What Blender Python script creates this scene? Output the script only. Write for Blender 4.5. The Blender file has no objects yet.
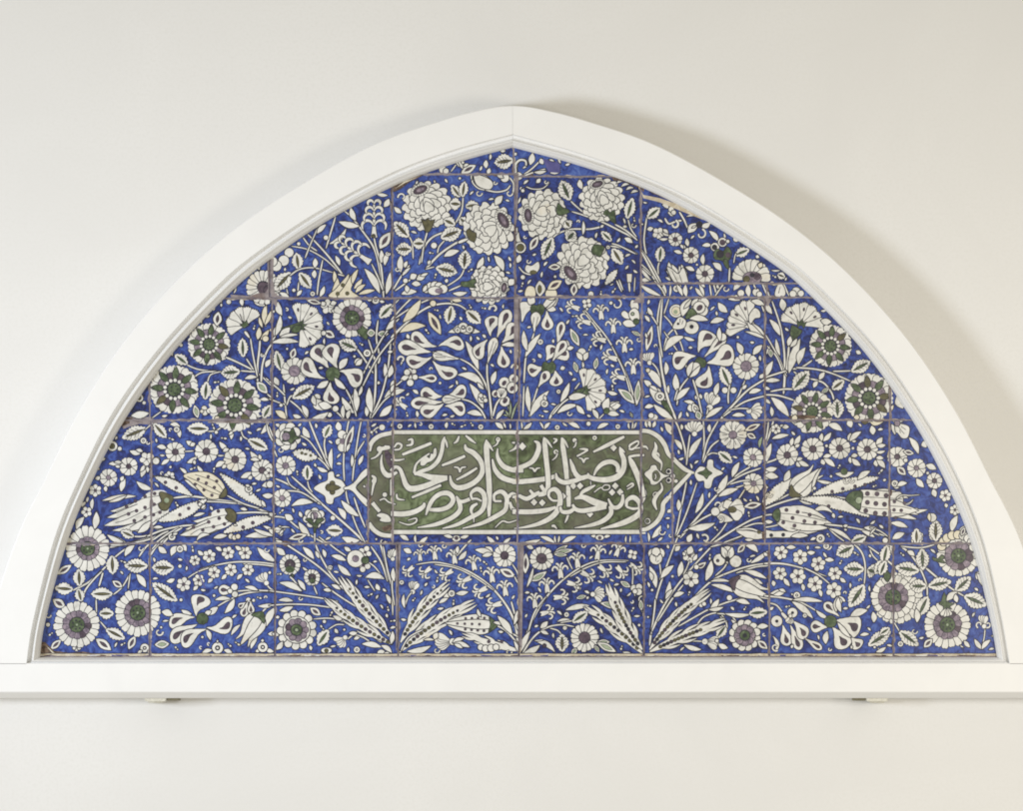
import bpy, bmesh, math, random
from mathutils import Vector
random.seed(7)
PX = 0.002                     # one photo pixel is about 2 mm on the wall
CX, CY, D = 511.5, 405.5, 8.0  # centre of the picture, camera distance
Y_FACE, Y_TILE = -0.112, -0.086
SC = bpy.context.scene
COL = SC.collection

def W(px, py, y):
    k = (D + y) / D * PX
    return ((px - CX) * k, y, (CY - py) * k)

# ------------------------------------------------------------------ materials
def lin(r, g, b):
    f = lambda c: (c / 255 / 12.92) if c / 255 <= 0.04045 else ((c / 255 + 0.055) / 1.055) ** 2.4
    return (f(r), f(g), f(b), 1)

def mat(name, stops, scale=30, rough=0.5, detail=5, bump=0.0, bscale=200, bdist=0.0005, coat=0.0, spec=0.5, scale2=None, mid=None, tile_var=0.0, distort=0.6):
    m = bpy.data.materials.new(name); m.use_nodes = True
    nt = m.node_tree; N = nt.nodes; Lk = nt.links
    p = N['Principled BSDF']
    tc = N.new('ShaderNodeNewGeometry')
    nz = N.new('ShaderNodeTexNoise'); nz.inputs['Scale'].default_value = scale
    nz.inputs['Detail'].default_value = detail; nz.inputs['Roughness'].default_value = 0.6
    nz.inputs['Distortion'].default_value = distort
    Lk.new(tc.outputs['Position'], nz.inputs['Vector'])
    cr = N.new('ShaderNodeValToRGB'); e = cr.color_ramp.elements
    e[0].position, e[0].color = stops[0]; e[1].position, e[1].color = stops[-1]
    for s in stops[1:-1]:
        q = e.new(s[0]); q.color = s[1]
    fac = nz.outputs['Fac']
    if tile_var:
        oi = N.new('ShaderNodeObjectInfo')
        ma = N.new('ShaderNodeMath'); ma.operation = 'MULTIPLY_ADD'
        ma.inputs[1].default_value = tile_var; ma.inputs[2].default_value = -tile_var / 2
        Lk.new(oi.outputs['Random'], ma.inputs[0])
        ad = N.new('ShaderNodeMath'); ad.operation = 'ADD'
        Lk.new(fac, ad.inputs[0]); Lk.new(ma.outputs[0], ad.inputs[1]); fac = ad.outputs[0]
    Lk.new(fac, cr.inputs['Fac'])
    out = cr.outputs['Color']
    if scale2:
        n2 = N.new('ShaderNodeTexNoise'); n2.inputs['Scale'].default_value = scale2[0]
        n2.inputs['Detail'].default_value = 4
        Lk.new(tc.outputs['Position'], n2.inputs['Vector'])
        r2 = N.new('ShaderNodeValToRGB'); r2.color_ramp.elements[0].position = scale2[1]; r2.color_ramp.elements[1].position = scale2[2]
        Lk.new(n2.outputs['Fac'], r2.inputs['Fac'])
        mx = N.new('ShaderNodeMix'); mx.data_type = 'RGBA'
        Lk.new(r2.outputs['Color'], mx.inputs['Factor']); Lk.new(out, mx.inputs['A']); mx.inputs['B'].default_value = scale2[3]
        out = mx.outputs['Result']
    Lk.new(out, p.inputs['Base Color'])
    p.inputs['Roughness'].default_value = rough
    p.inputs['Specular IOR Level'].default_value = spec
    p.inputs['Coat Weight'].default_value = coat; p.inputs['Coat Roughness'].default_value = 0.08
    if bump:
        nb = N.new('ShaderNodeTexNoise'); nb.inputs['Scale'].default_value = bscale; nb.inputs['Detail'].default_value = 3
        Lk.new(tc.outputs['Position'], nb.inputs['Vector'])
        b = N.new('ShaderNodeBump'); b.inputs['Strength'].default_value = bump; b.inputs['Distance'].default_value = bdist
        Lk.new(nb.outputs['Fac'], b.inputs['Height']); Lk.new(b.outputs['Normal'], p.inputs['Normal'])
        if coat: Lk.new(b.outputs['Normal'], p.inputs['Coat Normal'])
    return m

G = dict(rough=0.28, bump=0.25, bscale=45, bdist=0.0012, coat=0.25)
M = {}
M['blue'] = mat('cobalt_glaze', [(0.27, lin(16, 22, 62)), (0.40, lin(30, 44, 106)), (0.52, lin(49, 71, 146)), (0.64, lin(70, 96, 166)), (0.78, lin(104, 128, 184))], 58, detail=7, distort=1.4, scale2=(13, .56, .80, lin(34, 38, 92)), tile_var=0.17, **G)
M['ink'] = mat('outline_glaze', [(0.3, lin(22, 24, 38)), (0.7, lin(48, 48, 60))], 120, **G)
M['white'] = mat('white_glaze', [(0.25, lin(184, 183, 176)), (0.45, lin(214, 213, 207)), (0.7, lin(228, 227, 222))], 55, scale2=(14, .64, .84, lin(208, 194, 162)), tile_var=0.1, **G)
M['cream'] = mat('stained_white_glaze', [(0.3, lin(204, 196, 172)), (0.7, lin(224, 218, 200))], 70, **G)
M['green'] = mat('green_glaze', [(0.3, lin(42, 54, 40)), (0.5, lin(70, 86, 60)), (0.7, lin(104, 118, 90))], 110, **G)
M['olive'] = mat('olive_glaze', [(0.3, lin(66, 64, 44)), (0.7, lin(104, 100, 72))], 110, **G)
M['purple'] = mat('manganese_glaze', [(0.3, lin(84, 74, 90)), (0.5, lin(126, 114, 128)), (0.72, lin(168, 152, 162))], 130, **G)
M['plum'] = mat('dark_manganese_glaze', [(0.3, lin(52, 42, 56)), (0.7, lin(96, 82, 94))], 130, **G)
M['sage'] = mat('pale_green_glaze', [(0.3, lin(124, 140, 116)), (0.7, lin(170, 180, 156))], 110, **G)
M['ground'] = mat('cartouche_green_glaze', [(0.26, lin(38, 42, 30)), (0.40, lin(62, 68, 48)), (0.54, lin(88, 100, 70)), (0.72, lin(122, 134, 102))], 46, detail=7, distort=1.2, scale2=(9, .44, .66, lin(106, 103, 92)), tile_var=0.2, **G)
M['letter'] = mat('inscription_white_glaze', [(0.3, lin(192, 191, 182)), (0.7, lin(224, 223, 217))], 70, **G)
M['chip'] = mat('chipped_clay_body', [(0.3, lin(52, 42, 38)), (0.5, lin(92, 76, 66)), (0.7, lin(138, 118, 100))], 130, rough=0.9, bump=0.8, bscale=300, bdist=0.001)
M['paleclay'] = mat('pale_clay_body', [(0.3, lin(168, 152, 124)), (0.7, lin(214, 206, 188))], 90, rough=0.85, bump=0.5, bscale=300)
M['smear'] = mat('mauve_glaze_smear', [(0.3, lin(66, 66, 122)), (0.7, lin(94, 92, 148))], 60, **G)
M['mortar'] = mat('grey_mortar', [(0.3, lin(112, 104, 106)), (0.5, lin(138, 129, 131)), (0.7, lin(164, 155, 153))], 60, rough=0.9, bump=0.7, bscale=260, bdist=0.001, scale2=(20, .55, .8, lin(112, 86, 70)))
M['paint'] = mat('white_frame_paint', [(0.3, (.80, .80, .795, 1)), (0.7, (.835, .835, .83, 1))], 8, rough=0.55, bump=0.12, bscale=260, bdist=0.0006)
M['wall'] = mat('wall_paint', [(0.3, (.725, .72, .705, 1)), (0.7, (.765, .76, .745, 1))], 2.2, rough=0.8, bump=0.22, bscale=320, bdist=0.0008, scale2=(160, .45, .75, (.725, .72, .70, 1)))
M['shadow_block'] = mat('clip_shadow_dark', [(0.3, lin(96, 90, 68)), (0.7, lin(122, 116, 92))], 200, rough=0.6, bump=0.2)  # dark tone imitating the shadow beside each clip
M['steel'] = mat('clip_metal', [(0.3, lin(190, 186, 172)), (0.7, lin(222, 220, 208))], 200, rough=0.45, bump=0.2)

# ------------------------------------------------------------------ the painted drawing, in photo pixels on the tile face
SH = []                        # (polygon, material, layer) in painting order
OX = OY = 0.0; K = 811 / 130; LAY = 'tile'
def view(x, y):
    global OX, OY
    OX, OY = x, y
def V(p): return (OX + p[0] / K, OY + p[1] / K)

def emit(poly, m):
    SH.append(([V(p) for p in poly], m, LAY))

def offset(poly, d):
    n = len(poly); a = sum(poly[i][0] * poly[(i + 1) % n][1] - poly[(i + 1) % n][0] * poly[i][1] for i in range(n))
    s = 1 if a > 0 else -1; out = []
    for i in range(n):
        x0, y0 = poly[i - 1]; x1, y1 = poly[i]; x2, y2 = poly[(i + 1) % n]
        ax, ay = x1 - x0, y1 - y0; bx, by = x2 - x1, y2 - y1
        la = math.hypot(ax, ay) or 1; lb = math.hypot(bx, by) or 1
        nx = ay / la + by / lb; ny = -ax / la - bx / lb
        l = math.hypot(nx, ny)
        if l < 1e-3: nx, ny, l = ay / la, -ax / la, 1
        c = max(l / 2, 0.55)
        out.append((x1 + s * nx / l * d / c, y1 + s * ny / l * d / c))
    return out

O = 5.6
def F(poly, m='white', o=None, ink='ink'):
    o = O if o is None else o
    if o: emit(offset(poly, o), ink)
    emit(poly, m)

def spline(pts, n=6, closed=False):
    out = []; m = len(pts)
    rng = range(m) if closed else range(m - 1)
    g = lambda i: pts[i % m] if closed else pts[min(max(i, 0), m - 1)]
    for i in rng:
        p0, p1, p2, p3 = g(i - 1), g(i), g(i + 1), g(i + 2)
        for k in range(n):
            t = k / n
            out.append(tuple(0.5 * (2 * b + (c - a) * t + (2 * a - 5 * b + 4 * c - d) * t * t + (3 * b - a - 3 * c + d) * t ** 3) for a, b, c, d in zip(p0, p1, p2, p3)))
    if not closed: out.append(tuple(pts[-1]))
    return out

def ribbon(pts):               # pts (x, y, w) -> outline polygon
    Lp, Rp = [], []
    n = len(pts)
    for i, (x, y, w) in enumerate(pts):
        x0, y0 = pts[max(i - 1, 0)][:2]; x1, y1 = pts[min(i + 1, n - 1)][:2]
        l = math.hypot(x1 - x0, y1 - y0) or 1
        nx, ny = -(y1 - y0) / l, (x1 - x0) / l
        Lp.append((x + nx * w / 2, y + ny * w / 2)); Rp.append((x - nx * w / 2, y - ny * w / 2))
    return Lp + Rp[::-1]

def pairs(c): return [(c[i], c[i + 1]) for i in range(0, len(c), 2)]
def S(w, *c, m='white', w1=None, o=None):        # stem
    p = pairs(c); n = len(p)
    w1 = w if w1 is None else w1
    q = spline([(x, y, (w + (w1 - w) * i / (n - 1)) * .92) for i, (x, y) in enumerate(p)], 6)
    for e, f_ in ((0, .35), (1, .75), (-1, .35), (-2, .75)): q[e] = (q[e][0], q[e][1], q[e][2] * f_)
    F(ribbon(q), m, o)
PEND = []
WK = 1.0
def A(*t, m='letter', o=5.0):                     # brush stroke with (x, y, w): outlines first, all the white on top at flush()
    p = [(t[i], t[i + 1], t[i + 2] * WK) for i in range(0, len(t), 3)]
    sp = spline(p, 6)
    for i in range(0, len(sp) - 1, 5):                # short overlapping pieces, so tight loops keep their holes
        c = sp[i:i + 6]; emit(offset(ribbon(c), o), 'ink')
        c = sp[max(0, i - 0):i + 7]; PEND.append(([V(a) for a in ribbon(c)], m, LAY))
def flush():
    SH.extend(PEND); PEND.clear()
def I(w, *c, m='ink'):                            # line inside a shape
    p = [(x, y, w) for x, y in pairs(c)]
    emit(ribbon(spline(p, 4)), m)
def U(*c, m='white', o=None): F(spline(pairs(c), 4, True), m, o)
def E(*c, m='white', o=None): F(pairs(c), m, o)
def circ(x, y, r, n=14, ry=None, a=0):
    ry = ry or r; ca, sa = math.cos(a), math.sin(a); out = []
    for i in range(n):
        t = 2 * math.pi * i / n; u, v = r * math.cos(t), ry * math.sin(t)
        out.append((x + u * ca - v * sa, y + u * sa + v * ca))
    return out
def Dt(x, y, r, m='white', o=None): F(circ(x, y, r, 12), m, o)
def Ring(x, y, r):
    F(circ(x, y, r, 14)); emit(circ(x, y, r * 0.5, 10), 'ink'); emit(circ(x, y, r * .22, 6), 'white')
def Q(x, y, r, a=0, s=1, w=7):                    # a small curl
    p = []
    for i in range(8):
        t = i / 7; th = a + s * t * 4.6; rr = r * (1 - 0.62 * t)
        p.append((x + rr * math.cos(th), y + rr * math.sin(th), w * (1 - .3 * t)))
    F(ribbon(spline(p, 2)), 'white', 3.5)

PROF = {'p': [(0, .06), (.15, .5), (.35, .92), (.5, 1), (.7, .8), (.87, .42), (1, 0)],
        't': [(0, .06), (.15, .17), (.32, .40), (.5, .76), (.64, .96), (.74, 1), (.84, .9), (.92, .68), (.97, .42), (1, .1)]}
def leafpoly(x0, y0, x1, y1, w, b, prof, serr=0):
    dx, dy = x1 - x0, y1 - y0; l = math.hypot(dx, dy) or 1; nx, ny = -dy / l, dx / l
    n = (10 if prof == 'p' else 17) if not serr else max(10, int(l / 9)); Lp, Rp = [], []
    P = PROF[prof]
    for i in range(n + 1):
        t = i / n if prof == 'p' else math.sin(i / n * math.pi / 2)
        for j in range(len(P) - 1):
            if P[j][0] <= t <= P[j + 1][0]:
                u = (t - P[j][0]) / (P[j + 1][0] - P[j][0]); u = u * u * (3 - 2 * u) * .5 + u * .5
                h = P[j][1] + (P[j + 1][1] - P[j][1]) * u; break
        h *= w / 2
        if serr and 0 < i < n: h += (serr if i % 2 else -serr * .45)
        o = 4 * t * (1 - t) * b * l
        cx, cy = x0 + dx * t + nx * o, y0 + dy * t + ny * o
        Lp.append((cx + nx * h, cy + ny * h)); Rp.append((cx - nx * h, cy - ny * h))
    return Lp + Rp[::-1][1:-1]
def mid(x0, y0, x1, y1, b, t):
    dx, dy = x1 - x0, y1 - y0; o = 4 * t * (1 - t) * b
    return (x0 + dx * t - dy * o, y0 + dy * t + dx * o)
def L(x0, y0, x1, y1, w, k='p', b=0.0, m='white'):    # leaf from base to tip
    if k in ('s', 'g'):
        F(leafpoly(x0, y0, x1, y1, w * .92, b, 'p', 3.4 + w * .02), m, 4)
        c = 'olive' if k == 's' else 'green'
        a = mid(x0, y0, x1, y1, b, .1); e = mid(x0, y0, x1, y1, b, .86)
        emit(offset(leafpoly(*a, *e, w * .2, b, 'p'), 2.5), 'ink'); emit(leafpoly(*a, *e, w * .17, b, 'p'), c)
        l = math.hypot(x1 - x0, y1 - y0)
        if w > 82:
            for t in (.26, .42, .58, .73):
                p = mid(x0, y0, x1, y1, b, t); q = mid(x0, y0, x1, y1, b, min(1, t + .15))
                for s in (-1, 1):
                    nx, ny = -(y1 - y0) / l * s, (x1 - x0) / l * s
                    r = .34 * w * (1 - abs(t - .45))
                    I(3.2, *p, q[0] + nx * r, q[1] + ny * r)
    else:
        w *= .93
        if b == 0 and k == 'p': b = random.choice((-.07, -.04, .04, .07))
        F(leafpoly(x0, y0, x1, y1, w, b, 'p'), m)
        if k == 'd':
            a = mid(x0, y0, x1, y1, b, .24); e = mid(x0, y0, x1, y1, b, .76)
            F(leafpoly(*a, *e, w * .34, b, 'p'), 'plum' if m != 'sage' else 'green', 2.5)
        if k == 'e':
            a = mid(x0, y0, x1, y1, b, .2); e = mid(x0, y0, x1, y1, b, .8)
            F(leafpoly(*a, *e, w * .5, b, 'p'), 'sage', 2.5)
def T(x0, y0, x1, y1, w, b=0.0, d=1):                 # pear-shaped petal, fat at the tip
    F(leafpoly(x0, y0, x1, y1, w, b, 't'), 'white')
    if d:
        a = mid(x0, y0, x1, y1, b, .46); e = mid(x0, y0, x1, y1, b, .88)
        F(leafpoly(*a, *e, w * .34, b, 't'), 'plum', 2.8)
def rr(a, b): return random.uniform(a, b)
def petal(cx, cy, r0, r1, th, hw, m, notch=0, o=4):
    ca, sa = math.cos(th), math.sin(th)
    loc = [(r0, -hw * .35), (r0 + (r1 - r0) * .5, -hw * .85), (r0 + (r1 - r0) * .82, -hw), (r1, -hw * .55), (r1 * (1.01 - notch), 0), (r1, hw * .55), (r0 + (r1 - r0) * .82, hw), (r0 + (r1 - r0) * .5, hw * .85), (r0, hw * .35)]
    F([(cx + u * ca - v * sa, cy + u * sa + v * ca) for u, v in spline(loc, 2, True)], m, o)
def R(cx, cy, r, n=16, ring=.54, c=.3, cm='green', rot=None, pm='purple'):    # big daisy rosette
    rot = rr(0, 1) if rot is None else rot
    for i in range(n):
        petal(cx, cy, r * ring * .8, r * rr(.95, 1.03), rot + 2 * math.pi * i / n, math.pi * r * .84 / n, 'white', .03)
    if ring > .3:
        k = max(8, int(n * .7))
        emit(circ(cx, cy, r * ring * 1.02, 18), 'ink')
        for i in range(k):
            petal(cx, cy, r * c * .8, r * ring * rr(.96, 1.04), rot + 2 * math.pi * i / k, math.pi * r * ring * .82 / k, 'plum' if random.random() < .2 else pm, 0, 3)
        F(circ(cx, cy, r * c, 14), cm, 5)
        for i in range(7):
            emit(circ(cx + r * c * .6 * math.cos(i * .9), cy + r * c * .6 * math.sin(i * .9), r * c * .14, 6), 'ink')
        emit(circ(cx, cy, r * c * .16, 8), 'sage')
    else:
        F(circ(cx, cy, r * c, 12), cm if cm != 'green' else 'plum', 4)
def B(cx, cy, r, n=6, rot=None, c=.3, cm='plum'):     # small blossom of merged round petals
    rot = rr(0, 6) if rot is None else rot
    pt = []
    for i in range(n):
        th = rot + 2 * math.pi * i / n; pr = min(r * .40, math.pi * r * .60 / n) * rr(.95, 1.08)
        pt.append(circ(cx + r * .62 * math.cos(th), cy + r * .62 * math.sin(th), pr * 1.08, 12, pr, th))
    for q in pt: emit(offset(q, 5.2), 'ink')
    emit(circ(cx, cy, r * .55, 12), 'white')
    for q in pt: emit(q, 'white')
    for i in range(n):
        th = rot + 2 * math.pi * (i + .5) / n
        I(3.4, cx + r * .2 * math.cos(th), cy + r * .2 * math.sin(th), cx + r * .62 * math.cos(th), cy + r * .62 * math.sin(th))
    F([(cx + r * c * (1.05 if k % 2 else .55) * math.cos(rot + math.pi * (k + .0) / n), cy + r * c * (1.05 if k % 2 else .55) * math.sin(rot + math.pi * k / n)) for k in range(2 * n)], cm, 2)
def R2(cx, cy, r, rot=0.2, n=8):                      # rosette with green leaves between purple petals
    for i in range(n * 2):
        petal(cx, cy, r * .4, r * rr(.94, 1.03), rot + math.pi * (i + .5) / n, math.pi * r * .5 / n * 1.25, 'white', .06, 4)
        for s in (-.09, .09):
            emit(circ(cx + r * .93 * math.cos(rot + math.pi * (i + .5) / n + s), cy + r * .93 * math.sin(rot + math.pi * (i + .5) / n + s), r * .085, 7), 'white')
    for i in range(n):
        petal(cx, cy, r * .3, r * .70, rot + 2 * math.pi * (i + .5) / n, r * .165, 'plum' if random.random() < .2 else 'purple', .0, 4)
    for i in range(n):
        th = rot + 2 * math.pi * i / n
        F(leafpoly(cx + r * .38 * math.cos(th), cy + r * .38 * math.sin(th), cx + r * .93 * math.cos(th), cy + r * .93 * math.sin(th), r * .25, 0, 'p'), 'green' if random.random() < .8 else 'olive', 4.5)
    emit(circ(cx, cy, r * .46, 18), 'ink')
    for i in range(13):
        th = 2 * math.pi * i / 13
        emit(circ(cx + r * .385 * math.cos(th), cy + r * .385 * math.sin(th), r * .074, 8), 'white')
    F(circ(cx, cy, r * .27, 12), 'green', 5); 
    for i in range(5): emit(circ(cx + r * .15 * math.cos(i * 1.3), cy + r * .15 * math.sin(i * 1.3), r * .035, 6), 'ink')
def H(x, y, a, s=1.0):                                # hyacinth bell opening towards angle a (degrees)
    a = math.radians(a); ca, sa = math.cos(a), math.sin(a)
    f = lambda u, v, w: (x + s * (u * ca - v * sa), y + s * (u * sa + v * ca), w * s)
    for sg in (-1, 1):
        F(ribbon(spline([f(22, sg * 5, 10), f(48, sg * 16, 12), f(60, sg * 34, 11), f(46, sg * 48, 9), f(34, sg * 46, 8)], 3)), 'white', 4)
    for sg in (-1, 1):
        F(ribbon(spline([f(24, 0, 10), f(56, sg * 3, 11), f(78, sg * 14, 9), f(74, sg * 22, 7)], 3)), 'white', 4)
    F([p[:2] for p in spline([f(-18, -13, 0), f(-8, 0, 0), f(-18, 13, 0), f(6, 15, 0), f(40, 8, 0), f(44, 0, 0), f(40, -8, 0), f(6, -15, 0)], 2, True)], 'white', 4)
def Kb(x, y, a, s, n=5, spread=1.5, m='white', cm='white'):  # brush-like flower head
    a = math.radians(a)
    for i in range(n):
        th = a + spread * ((i + .5) / n - .5)
        q = s * rr(.88, 1.06)
        F(leafpoly(x, y, x + q * math.cos(th), y + q * math.sin(th), s * .36, 0, 't'), m, 3.5)
    F(circ(x, y, s * .2, 9), cm, 4)
def C(x, y, a, s, n=7, spread=2.9, cal='green', dots=1, base=.42):   # carnation
    a = math.radians(a)
    for i in list(range(n)):
        th = a + spread * ((i + .5) / n - .5); hw = s * math.sin(spread / n / 2) * 1.06
        ca, sa = math.cos(th), math.sin(th); q = s * rr(.94, 1.03)
        loc = [(s * .1, -hw * .2), (s * .5, -hw * .55), (q * .86, -hw), (q * .95, -hw * .8), (q * .92, -hw * .6), (q, -hw * .4), (q * .96, -hw * .18), (q * 1.03, 0), (q * .96, hw * .2), (q, hw * .42), (q * .92, hw * .62), (q * .95, hw * .8), (q * .86, hw), (s * .5, hw * .55), (s * .1, hw * .2)]
        F([(x + u * ca - v * sa, y + u * sa + v * ca) for u, v in loc], 'white', 4)
        if dots and i % 2 == (n // 2) % 2:
            F(circ(x + s * .7 * ca, y + s * .7 * sa, s * .075, 8, s * .04, th), 'plum', 2)
    ca, sa = math.cos(a), math.sin(a)
    loc = [(-base * s * .9, -.045 * s), (-.1 * s, -.13 * s), (.16 * s, -.2 * s), (.1 * s, -.07 * s), (.26 * s, 0), (.1 * s, .07 * s), (.16 * s, .2 * s), (-.1 * s, .13 * s), (-base * s * .9, .045 * s)]
    F([(x + u * ca - v * sa, y + u * sa + v * ca) for u, v in loc], cal, 4.5)
def P(cx, cy, r, ex, ey, er=.26, cal=None):           # double peony of heart-shaped petals
    ea = math.atan2(ey - cy, ex - cx)
    for rad, n, pr in ((.80, 15, .262), (.57, 11, .262), (.33, 7, .26), (.10, 3, .25)):
        ph = rr(0, 1)
        for i in range(n):
            th = ea + math.pi + (2 * math.pi * (i + ph) / n); jr = r * rad * rr(.95, 1.05); pp = r * pr * rr(.92, 1.08)
            x, y = cx + jr * math.cos(th), cy + jr * math.sin(th)
            out = math.atan2(y - ey, x - ex); ca, sa = math.cos(out), math.sin(out)
            loc = [(-pp * 1.2, 0), (-pp * .5, -pp * .65), (pp * .35, -pp * .86), (pp * .8, -pp * .5), (pp * .66, 0), (pp * .82, pp * .5), (pp * .35, pp * .86), (-pp * .5, pp * .65)]
            F([(x + u * ca - v * sa, y + u * sa + v * ca) for u, v in spline(loc, 2, True)], 'white', 4.6)
    pr = er * r * 1.05
    for i in range(20):
        th = 2 * math.pi * i / 20; u, v = pr * 1.15 * math.cos(th) * .62, pr * 1.25 * math.sin(th)
        ca, sa = math.cos(ea), math.sin(ea)
        F(circ(ex + u * ca - v * sa, ey + u * sa + v * ca, r * .052, 7), 'white', 2.6)
    F(circ(ex, ey, pr * .52, 14, pr * 1.0, ea), 'plum', 4)
    emit(circ(ex, ey, pr * .24, 10, pr * .6, ea), 'purple')
def Z(x0, y0, x1, y1, w, b=0.0, n=12, d0=.08, d1=.78, serr=6):   # long feathered leaf with a row of beads
    dx, dy = x1 - x0, y1 - y0; l = math.hypot(dx, dy); nx, ny = -dy / l, dx / l
    PR = [(0, .10), (.1, .42), (.25, .66), (.45, .72), (.65, .6), (.82, .36), (.93, .16), (1, .0)]
    def hw(t):
        for j in range(len(PR) - 1):
            if PR[j][0] <= t <= PR[j + 1][0]:
                return w / 2 * .92 * (PR[j][1] + (PR[j + 1][1] - PR[j][1]) * (t - PR[j][0]) / (PR[j + 1][0] - PR[j][0]))
        return 0
    shp = []
    N = 18; Lp, Rp = [], []
    for i in range(N + 1):
        t = i / N; cx, cy = mid(x0, y0, x1, y1, b, t); h = hw(t)
        Lp.append((cx + nx * h, cy + ny * h)); Rp.append((cx - nx * h, cy - ny * h))
    shp.append(Lp + Rp[::-1][1:])
    k = max(3, int(l / 105))
    for i in range(k):
        for sg in (-1, 1):
            t = .10 + .72 * (i + (.25 if sg > 0 else .7)) / k; ln = rr(.22, .3)
            cx, cy = mid(x0, y0, x1, y1, b, t); ex, ey = mid(x0, y0, x1, y1, b, min(1, t + ln))
            h0, h1 = hw(t) * .62 * sg, (hw(min(1, t + ln)) + w * rr(.10, .30)) * sg
            shp.append(leafpoly(cx + nx * h0, cy + ny * h0, ex + nx * h1, ey + ny * h1, w * .22, .06 * sg, 'p'))
    for q in shp: emit(offset(q, 4.6), 'ink')
    for q in shp: emit(q, 'white')
    for i in range(n):
        t = d0 + (d1 - d0) * i / max(1, n - 1); p = mid(x0, y0, x1, y1, b, t)
        rad = (11 if t < .6 else 11 - (t - .6) * 22) * min(1, w / 60)
        F(circ(p[0], p[1], rad, 9, rad * .85, math.atan2(dy, dx)), random.choice(['olive', 'olive', 'plum', 'ink']), 3)
def Tul(bx, by, tx, ty, w, dots=0, cal='olive', n=3, flare=.35):
    dx, dy = tx - bx, ty - by; l = math.hypot(dx, dy); ux, uy = dx / l, dy / l; nx, ny = -uy, ux
    f = lambda u, v: (bx + ux * u * l + nx * v * w, by + uy * u * l + ny * v * w)
    for sg in (-1, 1):
        pts = [f(0, sg * .06), f(.06, sg * .34), f(.25, sg * .52), f(.5, sg * .47), f(.75, sg * .32), f(.97, sg * flare), f(.7, sg * .16), f(.35, sg * .1)]
        F(spline(pts, 3, True), 'white')
    F(spline([f(0, 0), f(.08, -.18), f(.35, -.23), f(.7, -.14), f(1.02, .0), f(.7, .14), f(.35, .23), f(.08, .18)], 3, True), 'white')
    if dots:
        for v, ph in ((-.36, .2), (0, .3), (.36, .2)):
            for i in range(dots):
                u = ph + i * (.62 / dots) * (1 if v == 0 else .85)
                p = f(u, v * (1 - .35 * u)); F(circ(p[0], p[1], 7, 8), 'plum', 2.2)
    s = w * .26
    F(spline([f(-s * .7 / l, 0), f(-.02, -.2), f(s * .9 / l, -.36), f(s * .6 / l, 0), f(s * .9 / l, .36), f(-.02, .2)], 3, True), cal, 4)
def Iris(cx, cy, pet, cal='green', r=30):
    for p in pet: T(*p)
    if cal: F(circ(cx, cy, r, 9), cal, 4.5)
# ---- bottom row, from the left corner to the right corner
view(30, 535)
S(11, 262,348, 370,292, 460,210, 540,130, 640,60, 765,8, w1=8)
S(11, 322,415, 345,345, 400,275, 450,225, w1=8)
S(9, 495,78, 600,56, 700,30, 765,14)
S(8, 520,372, 575,325, 625,240); S(7, 612,335, 625,240)
S(8, 412,400, 415,485); S(8, 438,540, 482,592); S(10, 680,135, 715,85, 750,50)
S(10, 430,320, 445,270, 455,235)
L(308,320,305,212,78,'s'); L(320,415,300,335,62,'s'); L(268,340,155,330,78,'s')
L(512,128,516,248,82,'s'); L(735,195,588,190,92,'s'); L(515,368,378,368,82,'s')
L(432,490,522,490,72,'s'); L(474,588,592,648,72,'s')
L(170,245,258,188,44,'d'); L(218,452,143,402,58,'d'); L(130,712,192,655,42,'d')
L(413,648,505,718,58,'d'); L(615,712,655,632,48,'d'); L(575,325,515,288,40,'d')
L(492,10,595,45,38); L(592,132,652,65,38,b=-.1); L(665,245,722,326,42); Dt(290,712,12); Dt(306,706,10); Dt(275,706,9)
Q(690,82,18); Q(112,500,20); Dt(112,560,12)
R(360,85,140,18,.52,.3); R(293,560,144,19,.6,.32); R(672,485,146,19,.58,.32)
Ring(715,705,26); L(700,722,672,740,18); L(735,722,752,745,18)
emit([(60,665),(95,670),(150,722),(240,735),(330,728),(420,742),(520,740),(520,765),(60,765)], 'chip')
emit([(100,690),(150,735),(240,748),(150,750)], 'cream')

view(147, 535)
S(12, 800,185, 700,172, 560,168, 430,188, 330,215, w1=6); S(8, 800,196, 700,184, 600,180); S(7, 420,195, 320,228, 255,268)
S(10, 20,130, 60,70, 120,20, 170,-20); S(8, 30,90, 75,40, 110,0)
for x, y, r in ((388,132,42),(505,112,41),(612,112,42),(418,235,40),(522,218,40),(630,218,38),(228,308,46),(322,282,38),(298,158,34)): B(x,y,r,6)
for a in ((352,125,318,98,26),(465,100,428,78,26),(590,92,550,70,26),(410,272,382,298,24),(495,245,465,276,24),(595,245,563,278,24),(318,318,290,345,24),(172,275,122,290,28)): L(*a)
L(802,165,688,78,46,b=-.06); Q(745,92,18); L(72,72,122,112,38)
L(150,130,200,70,40,b=-.15); L(205,70,245,100,36,b=-.2); Ring(205,88,20)
L(168,205,28,203,98,'s'); L(188,412,30,298,84,'s'); Dt(205,195,10); Dt(212,405,9)
for q in ((225,240,330,180),(232,150,300,240),(310,210,370,350),(250,135,262,200)): S(9, *q, m='smear', o=0)
S(11, 802,355, 700,352, 600,368, 510,405, 440,445, w1=8); S(8, 800,350, 650,345, 555,352)
T(560,350,448,340,62); Dt(545,325,20); Dt(548,370,18); Dt(518,350,14)
L(692,346,610,325,26); L(520,398,425,405,26); L(545,398,485,488,38)
S(8, 742,305, 770,335, 800,350); Kb(745,300,235,75,4,1.3); Dt(765,235,8)
Dt(632,405,14); T(628,415,598,508,50); T(645,410,650,488,42); T(615,420,572,450,34); Dt(665,408,9)
S(9, 705,500, 742,458, 802,432); L(800,452,742,572,46); L(800,432,692,444,26)
L(582,560,525,625,24); L(690,612,648,710,34)
Tul(708,500,588,680,130,0,'green')
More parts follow.
